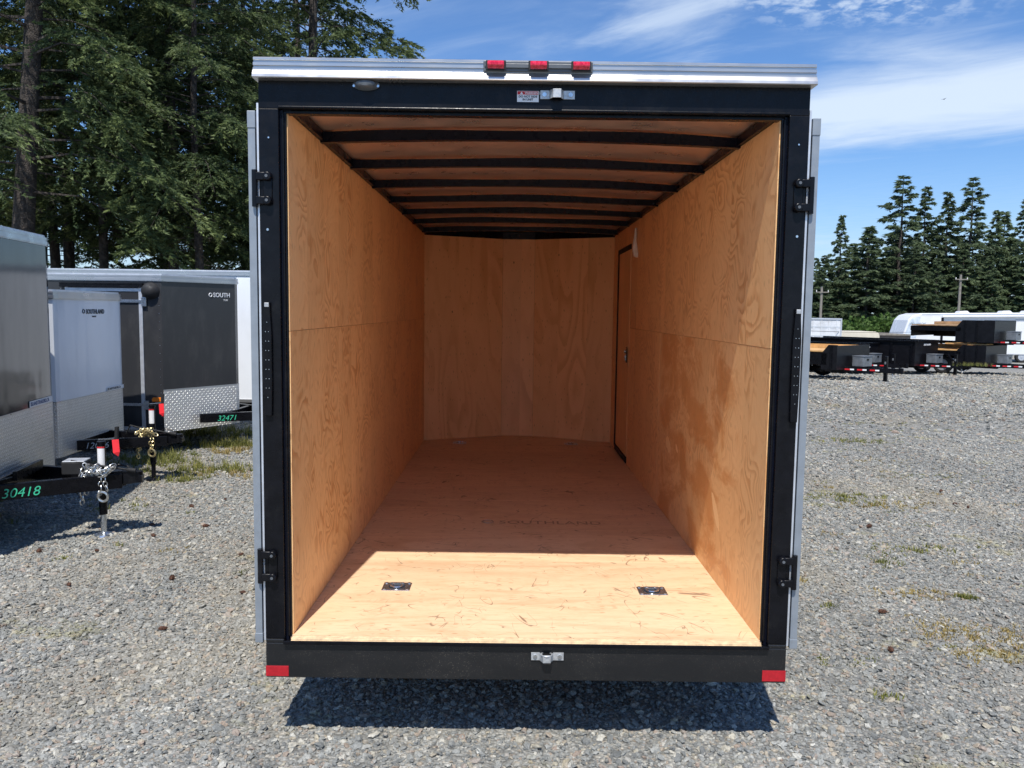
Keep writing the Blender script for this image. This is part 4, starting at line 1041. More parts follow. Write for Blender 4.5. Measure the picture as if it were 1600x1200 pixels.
# ------------------------------------------------------------------ flat and dump trailers, right
def box_trailer(loc, h, label, kind, Ln=4.6, W=2.0, top=1.05, zb=.35, fx=-.35, grp='black utility trailers across the yard', striped=False, deck=plankn, stack=False):
    t = thing('deck_trailer' if kind == 'deck' else 'dump_trailer', label, 'trailer', loc, h, grp)
    hw = W/2
    if kind == 'deck':
        mb = MB(); n = 9
        for i in range(n):
            y0 = -hw+.09+i*(W-.18)/n; mb.box(-Ln, fx-.12, y0+.004, y0+(W-.18)/n-.004, top-.16, top-.12)
        mb.build('deck_plank', deck, t, split=True)
        mb = MB(); mb.box(-Ln, fx, hw-.06, hw, zb+.15, top+.0); mb.box(-Ln, fx, -hw, -hw+.06, zb+.15 if striped else top-.36, top-.19); mb.box(-Ln, -Ln+.06, -hw+.061, hw-.061, zb+.2, top-.17); mb.build('side_rail', blk, t)
        mb = MB(); mb.add([(-Ln, hw-.065, top-.12), (fx, hw-.065, top-.12), (fx, hw-.065, top+.04), (-Ln, hw-.065, top+.0)], [(0, 1, 2, 3)]); q = mb.build('side_board', deck, t); q.modifiers.new('s', 'SOLIDIFY').thickness = .03
        mb = MB(); mb.prism([(fx-.18, top-.2), (fx+.05, top+.08), (0, top+.08), (0, zb), (fx-.18, zb)], -hw, -hw+.05, 'y'); mb.prism([(fx-.18, top-.2), (fx+.05, top+.08), (0, top+.08), (0, zb), (fx-.18, zb)], hw-.05, hw, 'y')
        mb.box(-.05, -.001, -hw+.051, hw-.051, zb, top+.06); mb.box(fx+.06, -.06, -hw+.051, hw-.051, top-.3, top-.25)
        mb.build('front_box', sk_d, t)
        mb = MB()
        for k in range(max(1, int(-fx/.4))): mb.box(fx+.12+k*.42, fx+.19+k*.42, -hw-.03, -hw-.001, zb+.02, top+.07)
        mb.build('stake', blk, t, split=True)
        if striped:
          mb = MB(); mb.box(-Ln+.2, fx-1.25, -hw-.006, -hw-.001, top-.30, top-.25); mb.build('stripe', orang, t)
        if striped: text('side_lettering', 'SOUTHLAND', .085, wht, t, (fx-1.15, -hw-.004, top-.31), (1, 0, 0), (0, 0, 1), bold=.002)
    else:
        mb = MB()
        for s_ in (-1, 1): mb.box(-Ln, -.001, s_*hw, s_*(hw-.05), zb, top)
        mb.box(-.05, -.001, -hw+.051, hw-.051, zb, top); mb.box(-Ln, -Ln+.05, -hw+.051, hw-.051, zb, top); mb.box(-Ln+.051, -.052, -hw+.051, hw-.051, zb+.1, zb+.14); mb.build('bed', sk_d, t)
        mb = MB()
        for k in range(7):
            x = -.12-k*(Ln-.2)/6
            for s_ in (-1, 1): mb.box(x-.04, x+.04, s_*(hw+.001), s_*(hw+.05), zb+.02, top-.06)
        mb.build('stake', blk, t, split=True)
        mb = MB()
        for s_ in (-1, 1): mb.box(-Ln, .01, s_*(hw+.06), s_*(hw-.06), top+.001, top+.06)
        mb.box(-.06, .04, -hw+.061, hw-.061, top+.001, top+.06); mb.build('top_rail', blk, t)
        text('front_lettering', 'SOUTHLAND', .10, wht, t, (.006, -.3, top-.14), (0, 1, 0), (0, 0, 1), bold=.003)
    mb = MB()
    for s_ in (-1, 1): mb.box(-Ln+.2, .2, s_*.35, s_*.45, zb-.1, zb-.001)
    mb.build('chassis', blk, t)
    if not stack:
        for s_ in (-1, 1):
            for x in (-1.55, -2.35) if kind == 'deck' else (-2.2, -3.0): wheel(t, x, s_*(hw-.12), .36, .22, side=s_)
            mb = MB(); x1, x0 = ((-1.1, -2.8) if kind == 'deck' else (-1.75, -3.45)); mb.prism([(x0, .5), (x0+.2, .78), (x1-.2, .78), (x1, .5), (x1-.03, .5), (x1-.22, .75), (x0+.22, .75), (x0+.03, .5)], s_*(hw+.001), s_*(hw+.2), 'y'); mb.build('fender', blk, t)
    # A-frame with toolbox, jack, reflectors
    mb = MB(); z = zb+.02
    mb.bar((-.1, -.55, z), (1.35, -.04, z), .07, .14); mb.bar((-.1, .55, z), (1.35, .04, z), .07, .14); mb.box(1.25, 1.6, -.05, .05, z-.05, z+.08); mb.cyl((1.55, 0, z-.06), (1.55, 0, z+.10), .07, n=12); mb.build('tongue', blk, t)
    mb = MB(); mb.box(.12, .48, -.30, .30, z+.09, z+.40); tb = mb.build('toolbox', toolm, t, bevel=.01)
    mb = MB(); mb.box(.11, .50, -.31, .31, z+.405, z+.43); mb.build('toolbox_lid', toolm, tb, bevel=.005)
    mb = MB(); mb.box(.481, .50, -.05, .05, z+.28, z+.34); mb.build('toolbox_latch', blk, tb)
    if not stack:
        g_ = -0.0
        mb = MB(); mb.box(1.02, 1.12, -.05, .05, g_+.02, z+.45); mb.box(.95, 1.19, -.12, .12, g_, g_+.019); jk = mb.build('jack', blk, t, bevel=.005)
        mb = MB(); mb.box(1.05, 1.10, -.065, -.0505, z+.2, z+.28); mb.build('jack_sticker', toolm, jk)
    mb = MB()
    for k, x in enumerate((-.5, .05, .5)): mb.box(.62+0*x, .64, -.55+.3*k, -.55+.3*k+.14, z+.0, z+.06)
    p0, p1 = Vector((-.1, -.60, z)), Vector((1.35, -.085, z)); dd = (p1-p0)
    mbr = MB(); mbw = MB()
    for k in range(3):
        a = p0+dd*(.08+.24*k); b_ = a+dd*.1; c_ = b_+dd*.08; mbr.bar(a, b_, .01, .045); mbw.bar(b_+dd*.003, c_, .01, .045)
    mbr.build('red_reflector', redp, t, split=True); mbw.build('white_reflector', wht, t, split=True)
    mb = MB(); chain_mb(mb, [(1.3, -.06, z-.04), (1.35, -.1, z-.2), (1.5, -.06, z-.1)], .05); mb.build('safety_chain', chromelite, t)
    return t


def place(jx_, jy, h, ln=1.07):   # from where the jack stands to the bed front
    return (jx_-ln*math.cos(h), jy-ln*math.sin(h), gz(jy))


h1 = R(-50)
box_trailer(place(11.7, 22.29, h1), h1, 'black deck trailer with wooden deck and orange stripe, nearest of the black trailers', 'deck', top=1.05, W=2.1, zb=.34, striped=True)
h2 = R(-50)
box_trailer(place(14.1, 26.9, h2), h2, 'black high sided dump trailer directly behind the orange striped one', 'dump', Ln=4.2, top=1.12)
box_trailer(place(16.57, 27.2, h2), h2, 'black high sided dump trailer in the middle of the black row', 'dump', Ln=4.8, top=1.25)
h3 = R(-47)
p3 = place(19.75, 28.0, h3)
D3 = box_trailer(p3, h3, 'black deck trailer under the stacked one at the right edge', 'deck', Ln=4.2, top=1.08, fx=-.9, W=2.5)
D4 = box_trailer((p3[0]+.35, p3[1]+.1, p3[2]+1.12), h3, 'black deck trailer stacked on top of another at the right edge', 'deck', Ln=3.1, top=.92, zb=.14, fx=-1.2, W=2.6, deck=plank, stack=True)
mb = MB()
for k in range(3): mb.box(-4.6+k*1.9, -4.5+k*1.9, -.9, .9, 1.165, 1.25)
mb.build('lumber_bearer', plankn, D3, split=True)
# timber and yellow wrapped load between the decks
lm = thing('lumber_bundle', 'new orange lumber bundle lying on the lower deck trailer at right', 'lumber', (p3[0], p3[1], p3[2]+.0), h3)
for k in range(4):
    mb = MB(); mb.box(-1.6, -.1, -.9+k*.24, -.68+k*.24, 1.165, 1.21); mb.build('board', plankn, lm)
# small utility trailer at left, mostly behind the open trailer
U = thing('utility_trailer', 'small black open utility trailer with spindly jack beside the open trailer', 'trailer', (6.2, 18.2, gz(18)), R(-18))
mb = MB(); mb.box(-2.4, 0, -.75, -.69, .42, .50); mb.box(-2.4, 0, .69, .75, .42, .50); mb.box(-.06, 0, -.69, .69, .42, .50); mb.box(-2.4, -2.34, -.69, .69, .42, .5); mb.build('frame', blk, U)
mb = MB()
for x in (-2.37, -1.6, -.8, -.03):
    for s_ in (-1, 1): mb.box(x-.02, x+.02, s_*.70, s_*.74, .501, .78)
mb.box(-2.4, 0, -.745, -.695, .781, .82); mb.box(-2.4, 0, .695, .745, .781, .82); mb.box(-.045, 0, -.694, .694, .781, .82); mb.build('side_rail', blk, U)
mb = MB()
for i in range(8): mb.box(-2.33, -.07, -.68+i*.17, -.52+i*.17, .455, .485)
mb.build('deck_plank', plank, U, split=True)
for s_ in (-1, 1):
    wheel(U, -1.25, s_*.88, .28, .15, side=s_)
    mb = MB(); mb.prism([(-1.65, .36), (-1.5, .6), (-1.0, .6), (-.85, .36), (-.87, .36), (-1.02, .58), (-1.48, .58), (-1.63, .36)], s_*.76, s_*.97, 'y'); mb.build('fender', blk, U)
mb = MB(); mb.bar((-.05, -.6, .42), (1.3, -.03, .42), .04, .08); mb.bar((-.05, .6, .42), (1.3, .03, .42), .04, .08); mb.box(1.2, 1.5, -.04, .04, .40, .48); mb.build('tongue', blk, U)
mb = MB(); mb.cyl((1.05, 0, .02), (1.05, 0, .85), .025); mb.cyl((1.05, 0, .0), (1.05, 0, .02), .08); mb.cyl((1.05, 0, .84), (1.2, .05, .86), .01); mb.build('jack', zincm, U)
mb = MB(); mb.box(1.12, 1.28, -.06, -.03, .38, .56); mb.build('jack_sticker', wht, U)

# white ribbed box, cream campers, shed, fifth wheel, poles
BX = thing('storage_container', 'white ribbed storage box standing behind the black deck trailer', 'container', (15.6, 43, gz(43)))
mb = MB(); mb.box(-3, 3, 0, 2.4, .15, 2.52); mb.build('body', boxw, BX)
mb = MB()
for k in range(14): mb.box(-3+k*.44, -2.9+k*.44, -.03, -.001, .2, 2.46)
mb.build('wall_rib', boxw, BX, split=True)
mb = MB(); mb.box(-3.04, 3.04, -.04, 2.44, 2.521, 2.6); mb.box(2.96, 3.04, -.045, 0.0, .12, 2.52); mb.build('edge_rail', alu2, BX, split=True)
mb = MB()
for k in range(4): mb.box(-3, 3, -.034, -.031, .6+k*.5, .62+k*.5)
mb.build('wall_seam', rvg, BX, split=True)
mb = MB(); mb.box(-3, 3, .2, 2.2, 0, .149); mb.build('skid', blk, BX)
def camper(loc, h, label, Ln, H, mat, wins, round_=.25):
    t = thing('camper_trailer', label, 'camper', loc, h, 'campers parked before the far trees')
    mb = MB(); pr = [(0, .4), (0, H-round_*1.3), (round_*.4, H-round_*.4), (round_*1.3, H), (Ln-round_*1.3, H), (Ln-round_*.4, H-round_*.4), (Ln, H-round_*1.3), (Ln, .4)]
    mb.prism(pr, 0, 2.2, 'y'); mb.build('body', mat, t, bevel=.03)
    for (x0, x1, z0, z1) in wins:
        mb = MB(); mb.box(x0, x1, -.03, -.001, z0, z1); f_ = mb.build('window', alu2, t); mb = MB(); mb.box(x0+.05, x1-.05, -.035, -.0305, z0+.05, z1-.05); mb.build('pane', glass, f_)
    mb = MB(); mb.box(.05, Ln-.05, -.012, -.001, 1.05, 1.12); mb.build('trim_stripe', rvg, t)
    for x in (Ln*.5, Ln*.5+.8): wheel(t, x, .15, .34, .2, side=-1)
    mb = MB(); mb.box(Ln*.3, Ln*.3+.5, .8, 1.3, H+.001, H+.18); mb.build('roof_vent', rvw, t, bevel=.03)
    return t
camper((18.9, 46.5, gz(46.5)), R(3), 'low cream coloured camper trailer beside the white storage box', 3.6, 1.93, cream, [(1.2, 1.9, 1.1, 1.55)], .2)
SH = thing('shed', 'low brown shed between the cream camper and the large white camper', 'shed', (22.6, 50, gz(50)))
mb = MB(); mb.box(0, 3.4, 0, 3, 0, 1.75); mb.build('wall', shedm, SH)
mb = MB(); mb.prism([(-.15, 1.76), (3.55, 1.76), (3.55, 1.84), (-.15, 1.98)], -.2, 3.2, 'y'); mb.build('roof', polem, SH)
for x0 in (.7, 1.5):
    mb = MB(); mb.box(x0, x0+.45, -.02, -.001, .9, 1.4); w_ = mb.build('window', cream, SH); mb = MB(); mb.box(x0+.05, x0+.4, -.03, -.0205, .95, 1.35); mb.build('pane', glass, w_)

RV = thing('fifth_wheel_camper', 'large white camper with rounded slanting nose and rooftop vents at right', 'camper', (26.3, 52, gz(52)), R(-4))
pr = [(0, 1.1), (.15, 1.75), (.45, 2.75), (.75, 3.08), (1.25, 3.22), (12, 3.42), (12, .5), (2.6, .5), (2.3, 1.05)]
mb = MB(); mb.prism(pr, 0, 2.5, 'y'); mb.build('body', rvw, RV, bevel=.08)
mb = MB(); mb.add([(.20, -.004, 1.55), (1.0, -.004, 1.55), (1.25, -.004, 3.0), (.62, -.004, 2.85)], [(0, 1, 2, 3)]); q = mb.build('nose_graphic', plain('pale_blue_graphic', (.55, .62, .70), .3, var=.25, vscale=3.), RV)
text('nose_lettering', 'Mountain Ltd', .26, rvg, RV, (.55, -.008, 2.45), (1, .0, 0), (0, 0, 1), shear=.4, bold=.004, spacing=.72)
mb = MB(); mb.tube([(.95, -.01, 1.9), (1.1, -.01, 2.1), (1.05, -.01, 2.2), (1.2, -.01, 2.15)], .03, 5); mb.build('nose_emblem', blp, RV)
mb = MB(); mb.box(2.6, 2.75, -.05, -.001, 1.1, 2.95); mb.build('awning_arm', blk, RV)
mb = MB(); mb.cyl((2.6, -.12, 3.02), (11.6, -.12, 3.18), .07, n=12); mb.build('awning_roll', rvw, RV)
mb = MB(); mb.bar((1.3, -.01, 3.14), (12, -.01, 3.33), .01, .035); mb.build('roof_edge_trim', rvg, RV)
mb = MB(); mb.box(8.2, 11.5, -.01, -.001, 2.75, 2.8); mb.box(7.4, 11.5, -.01, -.001, 2.88, 2.91); mb.build('side_stripe', rvg, RV, split=True)
for x in (4.1, 6.9, 8.4, 9.9):
    z = 3.22+(x-1.25)*.0186
    mb = MB(); mb.prism([(x, z), (x+.1, z+.13), (x+.55, z+.16), (x+.75, z)], .8, 1.5, 'y'); mb.build('roof_vent', rvw, RV, bevel=.03)
for x in (4.6, 9.3):
    mb = MB(); mb.box(x, x+.9, -.04, -.001, 1.9, 2.5); f_ = mb.build('window', alu2, RV); mb = MB(); mb.box(x+.06, x+.84, -.045, -.0405, 1.96, 2.44); mb.build('pane', glass, f_)
for x in (8, 8.9): wheel(RV, x, .15, .4, .25, side=-1)
mb = MB(); mb.box(1.0, 1.1, .3, .4, 0, 1.08); mb.box(1.0, 1.1, 2.1, 2.2, 0, 1.08); mb.build('landing_leg', blk, RV, split=True)

for i, (x, y, zt, lb_) in enumerate(((23.85, 60, 3.9, 'shorter grey utility pole rising above the white storage box'), (35.6, 62, 5.1, 'taller grey utility pole rising behind the white camper'))):
    t = thing('utility_pole', lb_, 'utility pole', (x, y, gz(y)), 0, 'utility poles in front of the far trees')
    h_ = zt-gz(y); mb = MB(); mb.cyl((0, 0, 0), (0, 0, h_), .12, .09, n=14); mb.build('pole', polem, t, smooth=True)
    mb = MB(); mb.box(-.5, .5, -.17, -.13, h_-.42, h_-.35); mb.build('crossarm', polem, t)
    for s_ in (-.45, .45):
        mb = MB(); mb.cyl((s_, -.15, h_-.349), (s_, -.15, h_-.22), .035, .025, n=10); mb.build('insulator', whp, t)
mb = MB()
pa, pb = Vector((10.5, 36, 1.15)), Vector((26.5, 50, .75)); n = 16
mb.tube([pa.lerp(pb, i/n)-Vector((0, 0, .35*4*(i/n)*(1-i/n)*.3)) for i in range(n+1)], .012, 5)
tag(mb.build('overhead_cable', rub), 'thin dark cable strung in front of the white storage box', 'cable')
bd = thing('bird', 'tiny dark bird gliding in the pale cloud band', 'bird', (32.4, 60, 18.1), R(20)); bd.scale = (.65, .65, .65)
mb = MB(); mb.tube([(-.16, 0, 0), (-.08, 0, .01), (.05, 0, .01), (.15, 0, 0)], 1, 8, rr=[.01, .035, .04, .008])
mb.build('body', rub, bd, smooth=True)
for s_ in (-1, 1):
    mb = MB(); mb.add([(-.04, s_*.02, .01), (.05, s_*.02, .01), (.03, s_*.25, .06), (-.04, s_*.40, .05), (-.06, s_*.2, .04)], [(0, 1, 2, 3, 4)]); q = mb.build('wing', rub, bd); q.modifiers.new('s', 'SOLIDIFY').thickness = .008


# ------------------------------------------------------------------ trees
def conifer(name, H, base_h, Rm, nb, twigs, sprays, leaf, mat, seed, rt=.2, lean=0., droop=.32, dead=0, shape=.75, tipw=1., hmax_detail=None, wr=1., lv=.62):
    """returns (trunk mesh, crown mesh): trunk with limbs, crown of drooping needle sprays"""
    r = np.random.default_rng(seed)
    mb = MB(); nseg = 12
    tp = [(lean*(k/nseg)+.04*math.sin(k*1.3+seed), .04*math.cos(k*1.7+seed), H*k/nseg) for k in range(nseg+1)]
    mb.tube(tp, 1, 10, rr=[rt*(1-.93*(k/nseg))*(1.25 if k == 0 else 1) for k in range(nseg+1)])
    def trunk_at(h): return np.array([lean*h/H, 0, h])
    Bs, Ds, Ls, Ws, Ts, Sd = [], [], [], [], [], []
    for i in range(nb):
        t = (i+.5)/nb; t = t**.92
        h = base_h+(H*.995-base_h)*t+r.normal(0, .08)
        prof = (1-t)**shape*(.55+.45*min(1, t*5+.3))
        Lb = max(.25, Rm*prof*r.uniform(lv, 1.22)); az = i*2.39996+r.normal(0, .35)
        up0 = .15+.55*t; dv = np.array([math.cos(az), math.sin(az), 0.]); sv = np.array([-math.sin(az), math.cos(az), 0.])
        base_ = trunk_at(h)
        dr = droop*(1.25-t)*r.uniform(.6, 1.4)
        def P(s): return base_+dv*(s*Lb)+np.array([0, 0, 1.])*(Lb*(up0*s-(dr+up0*.55)*s*s))
        mb.tube([tuple(P(s)) for s in (0, .33, .66, 1.)], 1, 4, rr=[max(.008, rt*.14*(Lb/Rm+.3)), .6*max(.008, rt*.12), .01, .004])
        nt_ = max(4, int(twigs*Lb/Rm*(1.0 if hmax_detail is None or h < hmax_detail else .5)))
        s = r.uniform(.16, 1., nt_)**.8
        sgn = r.choice([-1, 1], nt_); tl = Lb*.34*(1.12-s*.75)*r.uniform(.6, 1.25, nt_)+.06
        p0 = base_[None]+dv[None]*(s*Lb)[:, None]+np.array([0, 0, 1.])[None]*(Lb*(up0*s-(dr+up0*.55)*s*s))[:, None]
        fw = r.uniform(.35, 1.0, nt_)
        td = dv[None]*fw[:, None]+sv[None]*(sgn*r.uniform(.5, 1., nt_))[:, None]+np.array([0, 0, 1.])[None]*r.uniform(-.75, .12, nt_)[:, None]
        td /= np.linalg.norm(td, axis=1)[:, None]
        m = sprays
        q = r.uniform(.05, 1., (nt_, m))
        pos = p0[:, None]+td[:, None]*(q*tl[:, None])[..., None]; pos[..., 2] -= .22*(q**2)*tl[:, None]
        pos += r.normal(0, .02*leaf/.12, pos.shape)
        side = np.cross(td, np.array([0, 0, 1.])); side /= np.linalg.norm(side, axis=1)[:, None]+1e-6
        sg2 = r.choice([-1, 1], (nt_, m))
        ld = td[:, None]*r.uniform(.4, 1., (nt_, m))[..., None]+side[:, None]*(sg2*r.uniform(.1, .9, (nt_, m)))[..., None]+np.array([0, 0, 1.])*r.uniform(-.6, .25, (nt_, m))[..., None]
        ld /= np.linalg.norm(ld, axis=2)[..., None]
        Bs.append(pos.reshape(-1, 3)); Ds.append(ld.reshape(-1, 3)); Ls.append((leaf*r.uniform(.5, 1.35, (nt_, m))).ravel())
        Ts.append((np.repeat(s, m)*.55+q.ravel()*.45)*tipw)
    B, D_, Le, Tp = np.concatenate(Bs), np.concatenate(Ds), np.concatenate(Ls), np.concatenate(Ts); n = len(B)
    rn = r.normal(0, 1, (n, 3)); rn[:, 2] *= .45
    S = np.cross(D_, rn); S /= np.linalg.norm(S, axis=1)[:, None]+1e-6; Wd = Le*r.uniform(.12, .24, n)*wr
    V = np.stack([B-S*Wd[:, None], B+S*Wd[:, None], B+D_*Le[:, None]], 1).reshape(-1, 3)
    F = np.arange(3*n).reshape(-1, 3)
    if dead:
        rr3 = random.Random(seed)
        for k in range(dead):
            h = rr3.uniform(base_h*.35, base_h*1.3); a = rr3.uniform(0, 6.28); l_ = rr3.uniform(.5, 1.7)
            p = Vector((lean*h/H, 0, h)); q = p+Vector((math.cos(a), math.sin(a), -.25))*l_; mb.tube([p, p.lerp(q, .5)+Vector((0, 0, .06)), q], 1, 3, rr=[.018, .010, .004])
            for _ in range(3):
                e = p.lerp(q, rr3.uniform(.3, 1)); f = e+Vector((rr3.uniform(-.4, .4), rr3.uniform(-.4, .4), rr3.uniform(-.4, .05))); mb.tube([e, f], .004, 3)
    return mb, V, F, np.repeat(Tp, 3)


def tree_proto(label, loc, grp, mat, bark_m=None, rz=0., sc=1., **kw):
    t = thing('fir_tree', label, 'tree', loc, rz, grp); t.scale = (sc, sc, sc)
    mb, V, F, Tp = conifer('x', mat=mat, **kw)
    mb.build('trunk', bark_m or bark, t, smooth=True)
    raw_mesh('crown', V, F, mat, Tp, t)
    return t


GL = 'tall firs of the wood behind the left trailers'
LT = [
    # x, y, proto, scale, rot, label
    (-12.3, 17.0, 0, 1.0, 0, 'thick trunked leaning fir at the far left, standing nearest the yard'),
    (-12.0, 21.0, 1, 1.0, 1, 'slim fir with bare lower trunk left of centre in the wood'),
    (-10.05, 21.2, 2, 1.0, 2, 'fir with straight bare trunk above the charcoal trailer door'),
    (-6.35, 23.2, 3, 1.05, .75, 'big fir whose long boughs reach out over the open trailer roof'),
    (-8.6, 19.2, 1, .9, 3.5, 'fir with hanging boughs just left of the open trailer'),
    (-14.9, 23.5, 2, 1.05, 4.1, 'dark trunked fir second from the left behind the leaning one'),
    (-11.0, 25.2, 3, .95, 5.0, 'thin fir seen between the two bare trunks'),
    (-17.5, 20.5, 1, 1.1, 2.2, 'broad fir at the left picture edge behind the leaning trunk'),
    (-16.6, 27.5, 4, 1.15, .9, 'bushy fir deep in the wood on the far left'),
    (-13.4, 28.5, 4, 1.1, 2.9, 'bushy fir deep in the wood, left of the straight trunk'),
    (-10.6, 29.5, 4, 1.05, 4.6, 'bushy fir deep in the wood behind the white trailer'),
    (-8.0, 27.5, 4, 1.12, 1.6, 'bushy fir deep in the wood, left of the roof trim'),
    (-19.5, 31, 4, 1.2, 3.3, 'bushy fir farthest to the left in the back row'),
    (-15.2, 33.5, 4, 1.25, 5.5, 'tall bushy fir in the back row of the wood'),
    (-11.7, 34.5, 4, 1.2, .2, 'pointed bushy fir in the back row behind the thin one'),
    (-21.5, 25.5, 4, 1.2, 1.2, 'bushy fir peeping in at the left picture edge'),
    (-8.9, 33.5, 4, 1.0, 3.9, 'bushy fir in the back row nearest the open sky'),
]
PR = [dict(H=23, base_h=4.6, Rm=4.6, nb=150, twigs=44, sprays=38, leaf=.115, mat=fol, seed=1, rt=.30, lean=1.9, droop=.34, dead=26, hmax_detail=12),
      dict(H=20, base_h=4.2, Rm=3.9, nb=145, twigs=42, sprays=38, leaf=.11, mat=fol, seed=2, rt=.15, droop=.36, dead=24, hmax_detail=12),
      dict(H=21, base_h=4.0, Rm=4.2, nb=145, twigs=42, sprays=38, leaf=.11, mat=fol, seed=3, rt=.17, droop=.32, dead=24, hmax_detail=12),
      dict(H=21, base_h=3.2, Rm=4.9, nb=150, twigs=44, sprays=38, leaf=.115, mat=fol, seed=4, rt=.22, droop=.22, dead=8, hmax_detail=13),
      dict(H=19, base_h=.8, Rm=3.8, nb=95, twigs=26, sprays=24, leaf=.15, mat=fol2, seed=5, rt=.2, droop=.3)]
protos = {}
def leaf_tint(o, k): pass
for (x, y, p, s_, rz, lab) in LT:
    if p not in protos:
        t = tree_proto(lab, (x, y, gz(y)-.05), GL, rz=rz if p else 0, sc=s_, **PR[p]); protos[p] = t
    else:
        t = dup(protos[p], (x, y, gz(y)-.05), rz, lab, GL); t.scale = (s_, s_, s_)

# understorey shrubs
def shrub_mesh(seed, Rr=1., n=2600, leaf=.09, flat=.8):
    r = np.random.default_rng(seed); nl = 9
    cs = np.stack([r.normal(0, .38, nl), r.normal(0, .3, nl), r.uniform(.3, 1.1, nl)*flat], 1)*Rr
    idx = r.integers(0, nl, n); d_ = r.normal(0, 1, (n, 3)); d_ /= np.linalg.norm(d_, axis=1)[:, None]
    rad = Rr*.42*r.uniform(.5, 1.08, n); B = cs[idx]+d_*rad[:, None]; B[:, 2] = np.maximum(B[:, 2], .05)
    D_ = d_+r.normal(0, .7, (n, 3)); D_ /= np.linalg.norm(D_, axis=1)[:, None]; S = np.cross(D_, r.normal(0, 1, (n, 3))); S /= np.linalg.norm(S, axis=1)[:, None]
    Le = leaf*r.uniform(.6, 1.4, n)[:, None]
    V = np.stack([B, B+D_*Le*.5+S*Le*.32, B+D_*Le, B+D_*Le*.5-S*Le*.32], 1).reshape(-1, 3)
    return V, np.arange(4*n).reshape(-1, 4), np.repeat(np.clip((rad/Rr-.2)*2, 0, 1), 4), cs
def shrub(loc, sc, label, grp, seed, n=2600, leaf=.09):
    t = thing('shrub', label, 'shrub', loc, seed, grp); V, F, At, cs = shrub_mesh(seed, 1., n, leaf)
    raw_mesh('foliage', V, F, leafm, At, t)
    mb = MB()
    for c_ in cs: mb.tube([(0, 0, 0), (c_[0]*.4, c_[1]*.4, c_[2]*.5), tuple(c_)], 1, 4, rr=[.03, .02, .008])
    mb.build('stem', bark, t); t.scale = (sc, sc, sc); return t
G2 = 'leafy shrubs between the trunks'
sl = [(-15.5, 22.6, 2.2, 'leafy shrub left of the dark trunk'), (-13.4, 23.6, 2.4, 'leafy shrub between the dark trunk and the slim fir'), (-10.9, 23.4, 2.2, 'leafy shrub between the two bare trunks'),
      (-9.2, 24.2, 2.5, 'leafy shrub right of the straight bare trunk'), (-7.2, 21.8, 2.6, 'leafy shrub beside the open trailer at left'), (-18., 24.5, 2.8, 'leafy shrub at the left edge of the wood'), (-5.6, 25, 2.8, 'leafy shrub hidden mostly behind the open trailer')]
s0 = None
for i, (x, y, s_, lab) in enumerate(sl):
    if i < 2:
        t = shrub((x, y, gz(y)), s_, lab, G2, 20+i); s0 = s0 or t
    else:
        t = dup(s0, (x, y, gz(y)), i*1.3, lab, G2); t.scale = (s_, s_, s_*.9)

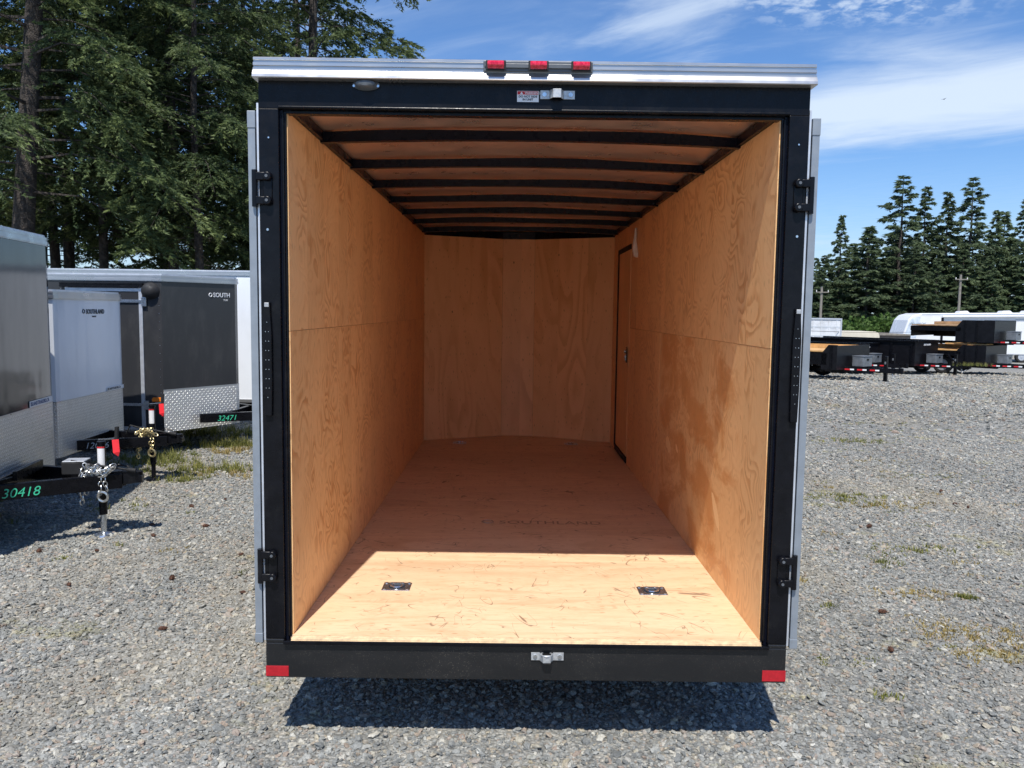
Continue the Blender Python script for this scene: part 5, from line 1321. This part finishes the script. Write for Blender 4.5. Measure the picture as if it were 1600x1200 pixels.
# far tree line, right
GR = 'fir trees of the far tree line on the right'
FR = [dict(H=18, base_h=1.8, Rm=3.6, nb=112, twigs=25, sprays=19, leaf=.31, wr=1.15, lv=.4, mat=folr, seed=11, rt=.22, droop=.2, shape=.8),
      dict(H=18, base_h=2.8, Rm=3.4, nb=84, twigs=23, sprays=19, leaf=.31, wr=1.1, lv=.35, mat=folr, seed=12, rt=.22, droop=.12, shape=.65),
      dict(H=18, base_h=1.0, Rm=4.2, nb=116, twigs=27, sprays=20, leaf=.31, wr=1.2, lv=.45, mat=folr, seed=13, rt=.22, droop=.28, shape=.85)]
ft = [(33.6, 86, 6.9, 2), (34.7, 88, 8.3, 0), (36.3, 88, 12.7, 0), (39.0, 87, 11.4, 2), (39.9, 89, 11.7, 1), (42.9, 88, 17.1, 1), (46.0, 89, 16.1, 0), (48.0, 88, 15.4, 0), (50.6, 88, 17.0, 1),
      (53.4, 88, 13.5, 2), (54.9, 89, 13.5, 0), (56.6, 88, 14.8, 2), (59.4, 88, 15.2, 0), (62.5, 89, 14.1, 2),
      (41.3, 92, 9.5, 2), (44.5, 92, 12.0, 2), (47.2, 93, 11.0, 2), (49.8, 93, 12.3, 2), (52.6, 93, 10.6, 2), (37.7, 92, 8.2, 2), (58.2, 93, 11.5, 2), (43.2, 85, 9.2, 2), (31.5, 87, 9.5, 0), (28.8, 88, 11.8, 2), (25.6, 88, 10.5, 0), (45.6, 85, 8.0, 1), (48.9, 86, 9.0, 2), (51.8, 86, 8.4, 2), (55.8, 86, 9.4, 2), (40.2, 94, 10.2, 2), (46.2, 96, 11.8, 2), (55.5, 96, 11.5, 2), (35.6, 93, 8.4, 2)]
flab = ['lowest', 'small', 'pointed', 'rounded', 'slim', 'tallest ragged', 'upright', 'narrow', 'very tall symmetrical', 'medium', 'medium dense', 'full', 'tall', 'broad', 'short filler', 'bushy filler', 'dark filler', 'dense filler', 'low filler', 'little filler', 'wide filler', 'front row low', 'hidden side', 'hidden bushy', 'hidden slim', 'front row sparse', 'front row bushy', 'front row stout', 'front row wide', 'back row mid height', 'back row dense', 'back row broad', 'back row stubby']
fp = {}
for i, (x, y, top, p) in enumerate(ft):
    lab = flab[i]+' fir of the far tree line, number of firs to its left about '+str(i) if False else None
    px_ = 800+1275*(x+.08)/(y+3.2)
    where = ('above the white storage box' if px_ < 1318 else 'above the cream camper' if px_ < 1375 else 'above the camper nose' if px_ < 1430 else 'above the middle of the large camper' if px_ < 1520 else 'near the right picture edge') if px_ > 1262 else 'hidden behind the open trailer'
    lab = flab[i]+' fir in the far tree line, '+where
    s_ = (top-gz(y))/18.; rz = i*1.9
    wx = .82 if p == 1 else 1.
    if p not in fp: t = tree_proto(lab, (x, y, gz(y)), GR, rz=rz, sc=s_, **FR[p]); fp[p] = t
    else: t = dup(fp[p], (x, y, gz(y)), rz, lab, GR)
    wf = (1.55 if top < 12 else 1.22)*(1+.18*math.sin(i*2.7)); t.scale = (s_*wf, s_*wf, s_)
G3 = 'leafy bushes under the far tree line'
s1 = None
for i in range(12):
    x = 30.5+i*2.5; y = 70+(i*7 % 5)
    lab = ['darker', 'rounded', 'pale', 'spreading', 'tall', 'low', 'bright', 'ragged', 'small', 'wide', 'leaning', 'last'][i]+' green bush beneath the far firs, '+('left of' if i < 3 else 'behind the nose of' if i < 6 else 'behind the roof of')+' the large camper'
    s_ = 2.6+.8*((i*13) % 7)/7
    if s1 is None: t = shrub((x, y, gz(y)), s_, lab, G3, 40, n=2200, leaf=.13); s1 = t
    else: t = dup(s1, (x, y, gz(y)), i*2.1, lab, G3)
    t.scale = (s_, s_, s_*(.9 if i < 5 else .7))
